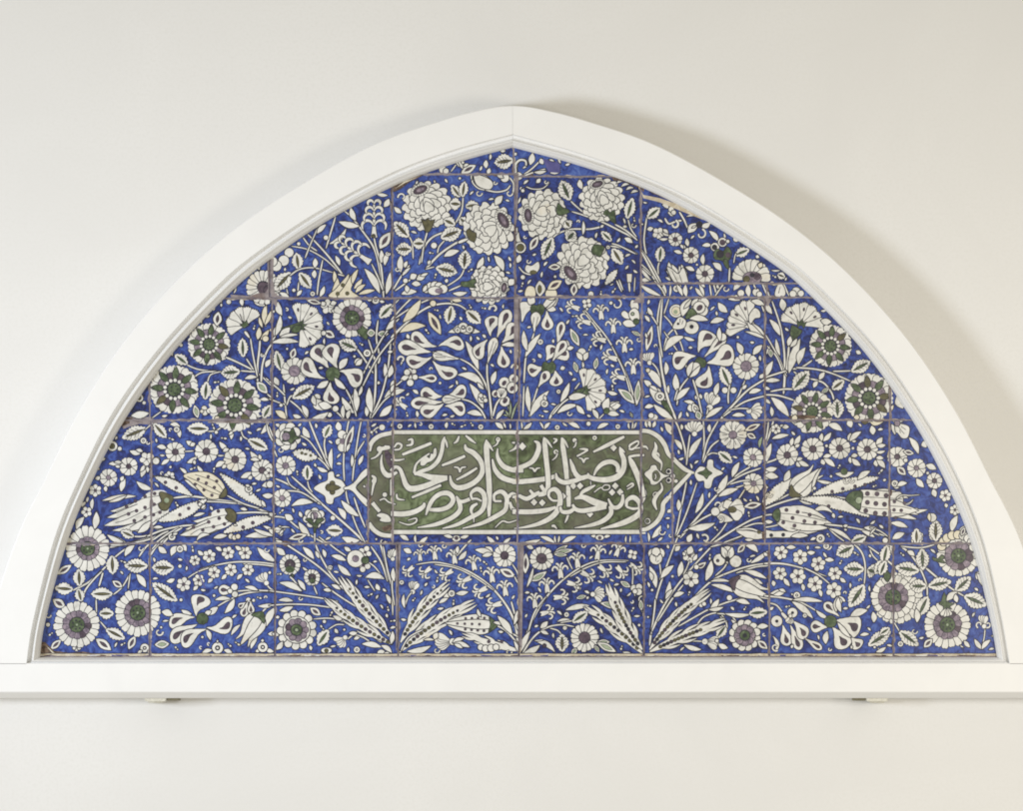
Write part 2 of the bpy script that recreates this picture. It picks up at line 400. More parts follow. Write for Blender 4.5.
L(385,500,442,450,40); L(360,500,400,475,30); L(278,495,215,468,30); L(370,590,395,655,30)
Iris(345,522,((305,505,370,385,118,-.18),(300,515,140,565,86,.12),(315,560,150,665,90,.08),(372,590,222,692,92,.15),(370,575,530,530,94,.18)),'green',36)
L(138,680,48,685,52,'e'); L(92,478,160,502,44); Q(75,605,26,0,1,10); L(802,612,755,618,26)
L(405,718,345,735,26); L(480,718,530,735,26); Ring(440,705,34); L(440,672,440,655,10)
L(700,715,678,728,20); L(740,712,790,728,26); Ring(722,700,30); L(722,668,720,650,18)

view(269, 535)
S(12, 602,470, 520,385, 420,295, 300,190, 140,80, 40,20, w1=9)
S(10, 760,480, 640,640, 600,600) if 0 else None
S(10, 440,310, 380,235, 320,130, 290,60); S(9, 640,480, 560,455, 430,375, 330,300)
S(10, 740,290, 700,170, 635,70); S(10, 745,280, 715,130, 695,60); S(9, 772,500, 765,330, 735,200, 712,70); S(8, 782,440, 768,330, 770,230)
S(8, 0,348, 150,368, 330,395, 430,415); S(8, 0,440, 120,432, 260,436, 400,455, 450,470); S(7, 700,250, 660,200, 620,170)
S(10, 700,670, 600,600, 480,545, 380,520, 275,525, w1=7); S(7, 470,560, 420,560, 370,590)
S(8, 660,690, 590,640, 530,625, 490,650); S(7,615,280, 660,350)
S(9, 200,350, 160,290, 130,260); S(8, 300,370, 280,320); S(8, 480,130, 420,90, 370,50); S(8, 360,50, 310,10)
L(205,352,65,298,40,b=.08); L(225,345,180,280,30); L(100,125,50,80,40); L(280,150,210,75,36); L(310,145,290,100,22); L(350,140,335,90,24)
L(480,160,388,128,32,b=.05); L(510,255,430,185,36); L(600,265,720,275,42,b=-.15); L(525,385,470,305,34); L(445,340,390,310,24); L(388,350,340,342,24)
L(150,412,60,408,26); L(150,448,65,472,32); L(320,500,258,455,46,'d'); L(460,528,400,505,28); L(690,345,670,305,28); L(755,430,730,370,24)
L(780,290,775,205,28); L(775,150,745,95,36); L(510,100,470,75,26)
Q(195,395,14); Dt(382,205,15); Q(382,205,8); Dt(345,540,10); Q(222,155,12); Ring(548,716,18)
Kb(772,150,268,62,4,1.1)
petal(590,150,0,52,-1.5,26,'white'); B(600,108,38,4); B(590,190,40,4); F(circ(540,148,52,16)); F(circ(540,148,20,10),'purple',3); Dt(600,158,22,'green')
R(130,185,64,13,.5,.42,'plum'); emit(circ(130,215,30,8,22),'green'); R(268,265,50,11,.45,.4,'plum'); Dt(270,285,14,'green')
S(10,150,260,140,245, m='green')
for i in range(13):
    th = .2 + i * 2 * math.pi / 13; F(circ(173 + 100 * math.cos(th), 592 + 100 * math.sin(th), 24, 12))
F(circ(173,592,82,20))
for i in range(9):
    th = i * 2 * math.pi / 9; F(circ(173 + 52 * math.cos(th), 592 + 52 * math.sin(th), 21, 10), random.choice(['purple','purple','plum']), 4)
Dt(172,592,34,'green'); Dt(172,592,10,'sage')
L(305,688,370,592,78,'g'); L(45,715,85,665,34); L(65,512,42,515,20); L(255,690,262,720,20); L(20,615,60,625,26)
Kb(475,640,135,70,5,1.5); L(430,612,412,585,22); L(500,612,550,612,26); L(530,650,565,640,22)
L(345,720,325,730,14); F(circ(358,720,32,12,16)); F(circ(358,722,12,8),'olive',3)
L(700,700,580,680,36,b=.06); L(700,690,765,735,30,b=-.1); Dt(700,740,24); Dt(735,750,20)
Z(768,682,345,388,64,-.035,13,.06,.80); Z(785,655,445,250,66,-.03,13,.06,.80)

view(391, 535)
S(15, 795,700, 775,560, 720,440, 620,320, 500,235, 380,190, 270,170, 155,185, w1=6); S(7, 640,345, 520,262, 400,205, 270,183)
S(10, 790,560, 765,470, 750,415); S(9, 790,590, 770,500)
S(10, 800,690, 720,600, 640,555); S(9, 800,640, 730,600)
for h in ((182,150,265,.75),(275,140,262,.9),(398,165,262,.95),(520,205,258,.95),(632,280,262,1.0),(715,365,262,1.0),(130,205,140,.8),(238,212,140,.85),(372,228,150,.9),(485,272,155,.95),(585,335,155,.95),(675,430,165,1.0)): H(*h)
L(128,112,78,88,34); S(10, 410,130, 470,60, 500,30); L(420,155,470,100,30); L(415,115,418,70,24)
L(635,108,590,75,34); L(635,118,525,92,38); L(632,120,570,132,28)
R(708,128,72,11,.2,.34,'plum'); L(772,258,680,215,54,'d'); S(7, 755,180, 790,240, 800,320); S(7,770,258,790,300)
Ring(66,296,13); Kb(135,355,280,72,5,1.1); S(7, 130,358, 105,390, 85,450); L(85,455,80,370,22)
L(325,410,365,355,30); Ring(378,365,20); L(405,365,482,355,30); L(300,425,355,395,24)
Q(182,62,16); Q(330,68,16); S(6, 420,510, 440,470, 480,458)
Z(60,670,370,300,72,-.06,13,.12,.85); Z(55,730,530,420,76,-.05,14,.10,.78)
S(8, 62,722, 110,640, 200,590)
Tul(640,560,345,550,120,4,'green',3,.1); L(560,510,540,462,20); L(690,560,640,545,20)
L(755,620,665,505,44); L(700,605,670,600,16)
Z(800,722,440,612,58,-.02,0); F(circ(610,665,10,8),'plum',2); F(circ(690,665,10,8),'plum',2)
Dt(560,700,18); Dt(590,708,20); Dt(625,705,22); Dt(655,700,18)
L(270,655,205,655,16); Kb(385,665,178,105,6,1.1); L(270,650,290,610,34); L(385,670,455,645,26); L(390,675,490,700,30); L(395,680,445,705,22)
L(100,725,248,692,38,b=.08); Q(285,720,20); Q(735,728,20); L(0,680,10,600,30)

view(514, 535)
S(15, 55,740, 75,640, 120,520, 200,390, 300,285, 420,200, 540,160, 715,160, w1=6); S(9, 90,600, 130,480, 200,385)
S(7, 350,260, 450,205, 560,170, 700,168)
for h in ((132,440,264,.95),(208,345,264,.95),(292,255,264,1.0),(398,190,262,1.0),(520,140,278,.95),(640,120,290,.9),(180,490,-15,.9),(262,390,-5,.95),(345,300,15,.95),(432,238,28,.95),(540,200,40,.95),(650,205,50,.9),(735,190,32,.9)): H(*h)
B(740,122,30,4); S(7, 740,200, 742,260, 740,310, 755,380); F(circ(748,332,20,9)); F(circ(780,325,20,9)); F(circ(778,355,20,9)); F(circ(755,352,14,9))
L(120,85,80,70,26); R(172,147,74,12,.2,.42,'plum')
L(250,110,335,65,26,'e'); L(250,112,368,92,30,'e'); L(250,120,330,125,26,'e'); S(7, 330,140, 345,175, 365,215)
L(105,215,205,230,10) if 0 else None
L(95,285,203,228,44,'e',.05); L(80,325,120,205,20); L(70,240,75,115,46,'d'); L(30,190,40,110,30)
Q(432,65,16); Dt(400,330,8)
Kb(492,370,0,72,6,1.8); L(450,380,390,395,26,'e'); L(470,365,440,350,16); L(465,385,455,400,14)
S(8, 570,368, 620,400, 660,470); L(640,460,540,425,38,'e',.06); L(610,375,572,315,30,'e'); L(725,325,665,290,34,'e')
L(322,468,470,440,34,b=-.04)
Z(800,738,440,440,74,.03,11,.1,.78); Z(800,715,590,295,84,-.05,12,.1,.72)
S(7, 800,480, 780,400, 800,380); L(795,470,790,405,28,'e')
S(11, 55,735, 120,640, 200,580, 290,560, 375,572, w1=7); S(7, 290,548, 330,540, 375,535)
L(365,545,462,478,66,'g'); Ring(328,497,14); Dt(318,580,12); L(270,540,350,528,16)
L(165,580,210,540,34); L(165,600,215,620,22); S(7,225,582, 270,595, 295,620)
L(300,728,300,618,86,'s'); R(440,640,88,15,.22,.4,'plum'); L(360,740,392,710,32,'e')
L(525,665,595,668,30,'e'); L(520,672,635,728,46,'e'); L(505,690,530,728,24,'e')
L(58,740,160,688,40,b=.08); L(130,660,255,730,34,b=-.12); Dt(190,690,9,'plum'); S(6,130,660,180,655)
L(40,730,100,600,34); L(740,745,680,730,26); L(0,560,20,470,24); L(0,660,32,740,20)

view(640, 535)
S(12, 60,690, 75,560, 100,400, 150,240, 215,65, 240,0, w1=8); S(9, 70,620, 90,470, 95,400)
S(12, 75,600, 150,440, 260,280, 420,100, 520,0, w1=8); S(9, 110,540, 200,400, 270,310)
S(12, 70,710, 200,560, 330,400, 450,285, 580,225, 700,190, 802,178, w1=9); S(8, 600,238, 720,200, 800,192); S(9, 440,75, 560,40, 680,-10)
S(9, 240,570, 380,490, 440,460, 560,415, 700,385, 802,398); S(8, 240,650, 330,590, 400,510, 500,490, 545,580)
S(8, 480,490, 560,500, 600,540); L(690,495,530,490,28,b=-.06); L(440,460,492,400,34); L(430,465,520,450,24)
S(8, 120,160, 130,240, 125,280); L(100,330,60,195,42,b=.05); L(130,270,210,190,40,b=-.05); L(75,285,60,230,26); L(240,85,235,60,16)
F(circ(82,115,30,10)); F(circ(122,115,32,10)); F(circ(100,145,38,12)); F(circ(100,105,26,10)); I(4, 85,120, 100,140, 98,165); I(4,120,115,108,140); I(4, 105,170, 118,160)
L(240,260,260,165,38); L(180,85,172,60,16); L(220,100,250,70,30)
B(310,130,42,5); L(300,120,320,70,44); L(330,160,355,120,24); L(280,130,268,108,18); S(7, 310,160, 290,210, 270,250)
B(318,275,52,6,c=.26); L(345,200,412,170,34,'d',.1); Dt(352,200,14); L(410,285,445,160,46,b=.06)
L(155,405,185,290,34); L(210,385,275,360,30); L(160,400,205,340,24)
B(375,418,32,5); Dt(400,430,12)
F(circ(495,155,36,12)); F(circ(597,165,36,12)); F(circ(545,110,40,12)); L(540,150,510,75,40); L(550,150,575,75,40); I(4, 530,110, 540,150); I(4,560,105,552,150); Dt(485,160,6,'plum'); S(12, 540,190, 545,160); Dt(545,150,12,'ink')
S(8, 470,255, 520,210, 540,180)
L(610,110,655,60,38,'d'); L(660,65,735,108,38,b=-.15); Q(678,155,16); L(690,175,798,100,28,b=.05)
L(650,222,790,272,32,b=-.04); L(445,310,600,360,32,b=-.05); L(440,290,560,290,20); L(690,280,765,305,26); Dt(558,392,16)
Tul(580,290,800,385,130,0,'plum'); L(600,410,685,430,32)
L(680,490,795,480,72,'g'); L(600,560,570,530,16)
for i in range(12):
    th = .25 + i * 2 * math.pi / 12; F(circ(654 + 76 * math.cos(th), 626 + 76 * math.sin(th), 23, 12))
F(circ(654,626,64,18))
for i in range(8):
    th = i * 2 * math.pi / 8; F(circ(654 + 46 * math.cos(th), 626 + 46 * math.sin(th), 21, 10), 'purple', 4)
Dt(654,626,30,'green'); Dt(654,626,8,'ink')
L(730,575,800,568,34); L(735,660,795,710,44,'d'); 
L(480,640,540,560,62,'g'); S(7, 545,580, 535,540, 500,510)
S(7, 260,670, 330,662, 400,665); Kb(405,665,8,90,5,1.0); L(490,680,548,705,34); L(275,685,382,715,30,b=.06); Dt(480,660,10)
Z(60,715,440,345,66,-.05,14,.1,.72); Z(62,728,545,535,70,-.02,12,.14,.66)

view(764, 535)
S(14, 0,178, 120,180, 250,210, 390,258, w1=5); S(8, 250,205, 340,250, 410,305)
S(11, 0,380, 90,388, 180,405, 250,430, 330,475, w1=8); S(9, 35,425, 80,440, 120,490)
for x, y, r in ((106,110,45),(226,138,48),(338,180,47),(442,240,44),(100,240,44),(212,258,50),(318,305,50),(436,345,50)): B(x,y,r,6)
for a in ((140,78,198,78,26),(270,108,318,108,26),(380,155,436,158,28),(55,285,62,320,26),(125,270,160,318,28),(240,305,246,348,24),(345,340,358,385,24),(475,268,510,295,24),(468,382,508,415,24)): L(*a)
L(40,365,120,335,28); L(60,375,135,350,26); L(95,340,135,355,20); Ring(205,376,20); L(180,375,172,365,10); L(30,465,60,450,20)
L(180,405,365,415,30); L(175,415,305,520,40,b=-.05); Ring(255,503,12); L(20,130,0,110,20)
S(20, 110,485, 150,530)
for q in ((160,530,120,560,60),(1,)): pass
F(circ(80,538,34,14)); F(circ(80,538,11,8),'ink',0); F(circ(178,485,30,14)); F(circ(178,485,10,8),'ink',0)
T(118,560,148,690,72,0); T(165,560,225,715,66,0); T(180,535,258,645,80,-.08); Kb(165,505,100,50,5,1.2)
T(255,645,360,712,44); L(180,685,172,708,16)
S(20, 325,475, 405,530, w1=12); L(400,520,325,470,26)
L(415,500,470,510,10) if 0 else None
T(470,510,378,425,60,0); T(455,470,470,395,40,0,0); L(450,480,460,385,30); L(480,480,465,390,34,b=-.1)
Iris(415,540,((400,575,292,570,74,0),(450,530,590,610,140,-.12),(430,575,520,700,120,0),(545,640,600,700,80,0)),'green',38)
L(460,545,540,640,30); L(540,505,645,470,48,b=-.06); L(385,680,395,600,38); L(600,625,655,618,22); L(545,690,545,710,14); Q(410,712,12)
S(11, 555,50, 610,110, 632,200, 625,310, w1=8); S(9, 650,70, 720,120, 802,185); S(7, 660,90, 680,130, 710,160)
L(560,70,450,125,96,'g'); L(625,215,498,210,92,'g'); L(625,310,532,450,104,'g'); L(645,215,700,235,90,'g'); L(765,150,690,245,72,'g')
L(545,45,640,15,70,'g'); L(755,130,790,60,56,'g'); L(660,120,665,140,16)
L(650,690,790,600,84,'g'); Q(395,70,26,0,1,8); Ring(388,70,18)
L(685,545,680,480,36); L(70,735,55,630,24,b=.2); Q(72,700,26,1,1,9); Dt(715,710,5)
L(700,730,760,700,24); Dt(690,700,7)
R(832,390,165,20,.62,.3)

view(880, 535)
S(10, 0,120, 70,180, 90,200); S(11, 135,75, 190,120, 250,210, 290,310, 295,380, w1=8); S(8, 130,70, 250,80, 340,60)
S(12, 285,205, 350,260, 440,330, 530,385, w1=8); L(170,100,215,130,30)
R(82,388,140,18,.66,.34,rot=.1); L(45,290,40,225,44,m='green'); 
L(262,85,268,222,84,'g'); L(245,225,95,200,92,'g'); L(290,320,185,318,88,'g'); L(300,320,445,290,84,'g'); L(240,505,300,380,82,'g'); L(470,350,565,262,84,'g'); L(525,380,665,440,100,'g')
L(120,600,240,690,84,'g'); S(7, 85,540, 120,600); L(230,545,225,460,38); Q(215,600,20); Ring(128,680,16)
L(20,180,45,60,66,'g'); S(7,60,30,60,60); L(0,250,35,160,60,'g'); L(0,620,60,580,50,'g')
L(200,50,265,-10,70,'g'); L(320,30,350,-30,60,'g')
R(490,130,132,16,.66,.34); R(420,560,146,19,.6,.32)
C(415,440,92,70,4,1.2,'green',0,1.0); F(spline([(400,360),(425,420),(460,430),(430,445),(445,462),(415,450),(395,465),(400,445),(370,430),(385,410)],2,True),'green',4.5)
F(spline([(330,140),(360,150),(385,125),(400,140),(385,155),(410,175),(375,170),(335,158)],2,True),'green',4.5)
L(415,410,480,355,40); L(480,420,470,370,30)
L(640,270,600,235,56) ; L(655,330,605,240,40)
L(275,700,325,650,44,'d'); L(525,660,560,700,26); L(520,700,500,690,8)
S(6, 635,710, 650,640, 655,590); L(635,712,590,650,28); L(635,712,688,655,30)
Kb(650,570,265,70,4,.9); Q(620,560,22,2,1,9); Q(672,560,20,2,-1,9)
# ---- third row
view(40, 417)
L(665,70,512,132,88,'s'); S(7, 655,80, 690,50, 740,20); L(710,45,790,130,62,'s'); Ring(645,148,18); Q(672,160,12)
F(circ(452,182,30,12)); F(circ(450,182,17,10),'olive',3); Dt(497,198,12); L(470,140,480,120,14)
B(665,262,42,5,c=.15); L(625,230,560,212,30); L(640,215,600,205,22); L(660,310,632,375,34); L(650,300,625,340,22); L(668,310,672,345,20); Dt(728,270,20)
R(553,308,56,8,.2,.26,'plum'); L(500,295,430,292,28); L(510,285,465,282,18); L(500,310,470,305,16)
R(427,378,54,8,.2,.24,'purple'); L(375,375,345,385,26); L(410,430,412,465,24); L(505,465,530,385,36); L(505,400,520,370,24)
B(345,458,40,6); B(290,592,32,5); S(14,290,530,300,500); L(330,510,325,575,24); L(285,530,260,560,20)
L(340,700,352,592,44); L(228,700,275,625,40,b=-.1); L(365,330,370,320,8)
L(700,450,602,402,36,b=-.1)
L(600,495,388,522,28,b=.04); L(540,490,430,530,20)
for q in ((775,600,515,702,52,.10),(780,585,452,708,50,.08),(770,475,440,588,62,.07),(775,500,418,628,60,.04),(780,545,400,678,72,.03)): L(*q[:5],'p',-q[5])
U(790,470, 700,462, 640,500, 600,560, 590,610, 640,640, 720,640, 800,600, o=0)
I(4, 760,490, 640,510, 520,570, 450,600); I(4, 760,530, 640,590, 540,640, 470,660); I(4, 770,580, 660,625, 560,690)
for x, y in ((715,478),(655,495),(595,525),(540,560),(712,545),(655,565),(602,585),(552,605),(748,595),(708,610),(655,625),(588,647)): F(circ(x,y,10,9),'plum',2)
U(745,480, 765,470, 830,500, 815,540, 790,580, 755,575, 740,545, 760,525,m='olive'); emit(circ(790,520,16,8),'sage')
L(690,650,610,722,42,b=-.06)
S(8, 580,745, 640,745, 720,725, 800,700); L(585,748,505,712,56,'s')
S(12, 440,800, 560,790, 690,760, 800,705, w1=8); S(9, 700,770, 760,730, 802,712); L(420,735,520,780,30); L(770,690,700,690,18)
emit([(500,0),(700,0),(690,48),(620,44),(560,60),(520,75),(505,40)], 'mortar')
emit([(530,0),(580,5),(560,40),(510,60)], 'chip')

view(147, 417)
S(10, 0,745, 100,705, 220,680, 300,675); S(9, 50,790, 120,735, 200,690); S(10, 90,800, 150,735, 220,690)
S(12, 165,505, 280,495, 400,512, 500,525, 620,550, 802,612, w1=9); S(10, 555,600, 680,595, 802,605); S(8, 320,525, 450,530, 560,540); S(8, 500,490, 600,540, 700,570)
L(42,40,122,132,66,'s'); L(145,45,205,60,28,b=-.1); L(205,128,205,75,26); Ring(185,78,17)
S(8, 380,90, 430,85, 475,55); L(385,75,248,70,80,'s'); Dt(432,95,10)
U(430,0,470,40,500,62,545,75,600,60,640,40,680,10,700,-10); emit([(500,10),(600,8),(590,50),(540,58),(500,40)],'olive'); L(520,80,525,140,26); L(535,85,510,110,16); L(610,20,640,60,20)
S(7, 585,80, 600,120, 630,140); L(630,140,755,202,76,'s'); L(585,150,585,120,14)
L(755,30,710,105,30,b=-.1); L(745,35,790,160,16); L(720,10,740,0,20)
for x, y, r, n in ((176,218,62,9),(370,215,72,9),(550,265,72,9),(718,332,68,10)): R(x,y,r,n,.2,.3,'plum')
for a in ((120,195,62,185,30),(110,240,80,238,14),(140,265,90,298,26),(300,175,245,150,32),(300,165,270,180,26),(310,250,250,285,30),(295,268,300,295,20),(505,205,452,155,32),(510,200,475,215,26),(485,280,428,312,34),(495,300,470,320,24),(705,275,645,215,34),(700,270,645,265,24),(710,265,700,235,22),(650,345,585,378,34),(655,370,630,385,24),(440,240,480,240,10)): L(*a)
S(7,235,215, 290,212)
Dt(56,275,20); L(788,420,718,430,40,b=.06); L(788,490,720,488,34,b=-.05)
B(140,372,34,6); L(270,488,42,368,66,b=.0); F(leafpoly(282,492,45,372,56,.03,'p',3)); 
for x, y in ((115,408),(182,442)): F(circ(x,y,10,8),'plum',2)
L(350,340,315,305,22,b=-.1); L(250,360,205,318,20); L(330,460,235,392,28)
U(490,470, 470,410, 420,365, 370,345, 300,345, 245,355, 230,372, 270,400, 330,460, 370,500, 420,512, 460,500, m='cream')
I(4, 480,465, 420,400, 300,360); I(4, 465,475, 380,430, 250,372); I(4, 450,485, 380,460, 300,410)
for x, y in ((382,372),(435,400),(320,388),(370,412),(420,440),(300,420),(355,455),(405,488)): F(circ(x,y,9,8),'plum',2)
U(490,445, 497,480, 480,500, 452,500, 470,470, m='olive')
F(leafpoly(735,560,455,352,62,-.02,'p',6)); L(715,520,740,560,20); Ring(635,448,22); L(640,430,615,425,16); L(655,465,640,485,14)
F(leafpoly(372,515,65,650,70,-.04,'p',5)); 
for x, y in ((322,535),(260,570),(205,610)): F(circ(x,y,10,8),'plum',2)
Dt(350,560,16); Dt(330,545,10); L(340,572,365,550,14); L(290,620,360,600,20)
for q in ((500,650,205,735,34),(500,670,260,745,28)): L(*q)
for q in ((530,655,300,738,54,-.05),(520,665,250,748,46,-.06),(520,585,290,650,60,.10),(525,600,240,700,62,.06),(530,630,205,738,66,.0)): L(*q[:5],'p',-q[5])
U(530,580, 450,575, 400,600, 380,660, 420,700, 480,692, 540,650, o=0)
I(4, 500,610, 420,625, 320,665, 250,715); I(4, 520,650, 430,680, 330,700, 270,735)
for x, y in ((445,588),(392,608),(450,632),(385,655),(290,688),(483,668),(415,685),(348,705)): F(circ(x,y,10,8),'plum',2)
U(490,575, 530,578, 555,612, 545,655, 515,650, 490,628, 505,605, m='olive')
L(330,765,400,725,10) if 0 else None
L(390,735,310,772,24,b=.2); Ring(155,748,22); L(190,725,160,732,14)
F(leafpoly(790,622,470,725,62,.03,'p',5)); 
for x, y in ((660,660),(600,688)): F(circ(x,y,11,8),'plum',2)
Dt(525,745,16); Dt(545,752,14); Dt(568,745,14); L(500,740,415,755,30)
L(795,740,612,748,40,b=.05); L(795,740,665,698,26); L(790,720,725,680,20); L(625,580,582,572,20); L(540,672,560,676,10)
L(100,690,40,690,18); S(8,75,615,0,600) if 0 else None

view(269, 417)
S(11, 250,25, 300,150, 350,260, 380,330, w1=9); S(8, 195,115, 250,150, 310,230, 345,290); S(8, 300,250, 345,290, 375,330)
S(9, 350,130, 345,180, 360,260); S(14, 600,785, 500,690, 350,560, 230,450, 140,370, w1=9)
S(10, 320,545, 220,480, 110,415, 40,385); S(8, 300,530, 200,470, 100,460); S(7, 110,375, 130,420, 170,450); S(7, 240,400, 250,440, 270,470)
S(9, 470,400, 465,300, 470,200, 490,60, 500,20); S(9, 520,400, 540,250, 595,150); S(8, 535,260, 560,100, 575,25); S(8, 480,460, 490,520, 545,680, 600,785)
S(9, 530,500, 560,590, 600,690); S(9, 0,620, 100,630, 180,690, 260,740, 350,790); S(8, 285,700, 285,780); S(8, 30,200, 50,250); S(8, 0,60, 30,140)
L(70,62,40,45,20); 
for i in range(8):
    th = .3 + i * 2 * math.pi / 8; F(circ(118 + 52 * math.cos(th), 122 + 58 * math.sin(th), 30, 12))
F(circ(118,122,50,14)); U(150,75, 128,95, 95,90, 100,120, 85,150, 120,150, 140,165, 160,140, 190,130, 165,115, m='green'); F(circ(106,122,24,10),'purple',4)
L(255,130,215,62,40,b=-.1); Q(72,205,18); L(295,70,290,40,16)
L(345,130,382,48,64,'g'); F(leafpoly(300,255,145,220,66,0,'p',7)); F(circ(205,225,9,8),'olive',2); F(circ(228,232,10,8,6),'olive',2); F(circ(260,240,8,8),'olive',2)
L(240,395,238,300,70,'g'); L(392,325,392,195,30); L(365,340,300,312,26)
L(430,30,445,90,40); F(circ(455,110,26,12)); F(circ(435,155,20,10)); F(circ(455,190,26,10)); F(circ(480,125,16,10)); F(circ(458,152,16,8),'purple',3)
L(470,220,528,55,44,'d'); L(485,215,505,165,20)
L(515,310,518,235,20); L(560,300,588,240,24); Q(650,100,22,0,-1,9); S(8, 640,100, 670,70, 700,60); Dt(705,65,18); Dt(640,95,8)
R(103,304,62,9,.2,.3,'purple'); R(82,508,56,8,.2,.3,'purple'); B(0,350,30,5); Dt(5,420,20); L(0,600,35,615,24)
L(275,535,140,555,40,b=.12); L(150,640,100,608,42,b=-.06); L(475,640,430,568,38,b=.1); L(560,620,450,520,42,b=-.05); Dt(398,630,14)
F(spline([(280,445),(320,415),(365,395),(370,350),(400,343),(410,380),(450,395),(475,430),(470,460),(440,490),(405,505),(395,540),(360,535),(350,495),(315,470)],3,True))
F(circ(375,440,22,10),'olive',4); F(circ(395,415,15,10),'olive',4); F(circ(395,468,15,10),'olive',4); F(spline([(385,420),(445,440),(385,462)],3,True),'olive',4); emit(circ(390,440,18,8),'olive')
F(spline([(470,440),(500,430),(540,400),(575,350),(612,322),(612,360),(575,395),(540,440),(575,485),(614,520),(614,560),(570,520),(530,470),(500,452),(472,452)],3,True))
E(545,440, 580,402, 614,372, 614,508, 580,478, m='ground', o=3); L(600,440,590,425,12,m='letter')
for i in range(7):
    th = .3 + i * 2 * math.pi / 7; F(circ(282 + 48 * math.cos(th), 630 + 42 * math.sin(th), 22, 12))
F(circ(282,630,44,14)); U(230,640,262,635,280,665,305,635,340,640,310,665,290,700,265,665, m='green'); F(circ(282,615,22,10),'purple',4)
L(205,625,190,590,22); L(255,745,185,655,40); L(275,640,270,600,10); S(10,285,720,285,690,m='green')
L(460,712,355,705,76,'s'); L(235,735,125,760,40,'d'); Kb(90,700,150,50,4,1.6); L(100,690,60,680,14); L(90,705,65,735,14); L(130,690,70,690,8)
L(455,750,565,770,44,b=.1) ; Q(195,770,16); Q(708,775,18); L(0,700,30,735,24); L(40,770,100,795,16)

# ---- the green cartouche with its inscription
view(391, 417); LAY = 'cartouche'
view(269, 417)
emit([(622,188),(650,150),(700,112),(770,100),(770,740),(720,735),(665,705),(622,655)], 'ink')
emit([(624,190),(652,155),(705,115),(768,104),(768,736),(722,730),(668,700),(624,650)], 'ground')
A(622,212,26, 640,160,26, 690,118,26, 775,98,24); A(622,662,26, 655,705,26, 705,735,26, 775,742,24)
view(391, 417)
def band(x0, x1, y, w):
    emit([(x0,y-w/2-5),(x1,y-w/2-5),(x1,y+w/2+5),(x0,y+w/2+5)], 'ink'); emit([(x0,y-w/2),(x1,y-w/2),(x1,y+w/2),(x0,y+w/2)], 'letter')
emit([(0,95),(820,95),(820,715),(0,710)], 'ground'); band(0,820,95,23); band(0,820,718,25)
view(514, 417)
emit([(0,95),(820,95),(820,715),(0,715)], 'ground'); band(0,820,96,23); band(0,820,717,25)
view(640, 417)
emit([(0,90),(60,90),(120,125),(160,180),(205,255),(300,350),(190,455),(150,490),(135,560),(110,640),(50,695),(0,705)], 'ground')
A(0,85,24, 60,92,25, 118,126,27, 155,175,27, 176,228,24, 202,254,24); A(0,706,22, 50,695,24, 108,650,26, 140,590,27, 146,540,26, 180,500,24)
A(196,246,24, 235,288,24, 285,330,24, 345,352,10); A(160,535,10, 205,470,24, 255,415,24, 305,362,20, 320,350,10)
# right-hand arabesque
A(92,155,4, 100,190,20, 88,235,28, 110,262,24, 135,290,12, 130,335,6); Dt(102,240,22,'letter'); I(4, 85,245, 105,235, 118,250)
F(spline([(28,355),(62,325),(70,305),(98,302),(112,330),(150,360),(185,365),(150,378),(125,400),(98,420),(70,420),(62,395)],3,True),'letter'); F(spline([(80,350),(105,335),(125,368),(108,400),(82,392)],3,True),'ground',3); A(95,355,6,100,375,6,92,390,5)
Dt(180,340,17,'letter'); Dt(180,395,17,'letter'); Dt(205,368,14,'letter'); Dt(225,400,11,'letter'); Dt(178,340,6,'ink'); Dt(178,395,6,'ink')
A(130,410,6, 138,450,14, 105,490,22, 88,530,24, 105,580,6); Dt(98,485,18,'letter'); Dt(98,485,7,'ink'); Dt(48,650,18,'letter'); Dt(46,650,8,'ground')
A(0,188,14, 35,185,14, 52,205,4); A(5,425,22, 28,480,26, 12,545,4)
# left-hand arabesque
view(269, 417)
A(635,262,6, 665,250,10, 690,225,16, 700,200,24, 750,190,18, 720,180,6); Dt(690,200,18,'letter'); A(705,235,6, 700,280,14, 712,335,26, 745,365,30, 800,345,14)
A(640,365,8, 660,385,22, 650,430,14, 640,490,6); Dt(655,400,15,'letter'); A(645,535,24, 665,560,22, 690,590,20); U(672,615, 700,600, 745,615, 760,650, 725,655, 690,645, 700,630,m='letter')
A(760,390,8, 760,490,8); Dt(722,485,14,'letter'); A(690,520,8, 720,510,8, 745,530,8, 790,545,6)
emit([(725,190),(770,240),(765,330),(735,290),(720,240)],'plum'); emit([(622,470),(640,500),(625,600)],'chip'); emit([(700,690),(760,670),(768,700),(720,715)],'chip')
flush()
# left half of the inscription
view(391, 417); LAY = 'lettering'; WK = 1.08
A(70,235,14, 160,200,18, 252,163,16)
A(335,122,5, 325,155,20, 316,215,22, 292,275,24, 245,318,22, 185,340,20, 145,358,14); A(332,128,5, 345,160,12, 352,192,5)
A(145,350,16, 155,300,12, 190,262,10, 240,228,8)
U(185,300, 188,270, 215,245, 240,258, 250,228, 262,232, 268,200, 282,198, 282,240, 255,272, 225,285, 208,302, m='letter')
A(145,352,14, 200,362,24, 260,378,34, 352,380,28)
A(350,385,16, 290,400,28, 210,432,32, 130,448,34, 95,425,30, 74,370,24, 55,325,20, 25,312,18, 0,338,20)
flush(); A(318,302,12, 390,275,18, 462,243,14); A(130,502,12, 220,465,17, 312,425,14)
A(462,170,8, 470,200,22, 515,225,30, 556,270,28, 572,325,28, 550,380,28, 490,425,30, 420,442,30, 380,415,22, 368,365,8)
A(408,392,10, 470,360,16, 537,318,12)
A(393,312,8, 420,318,10, 430,345,10); A(430,345,8, 440,318,9, 468,312,7)
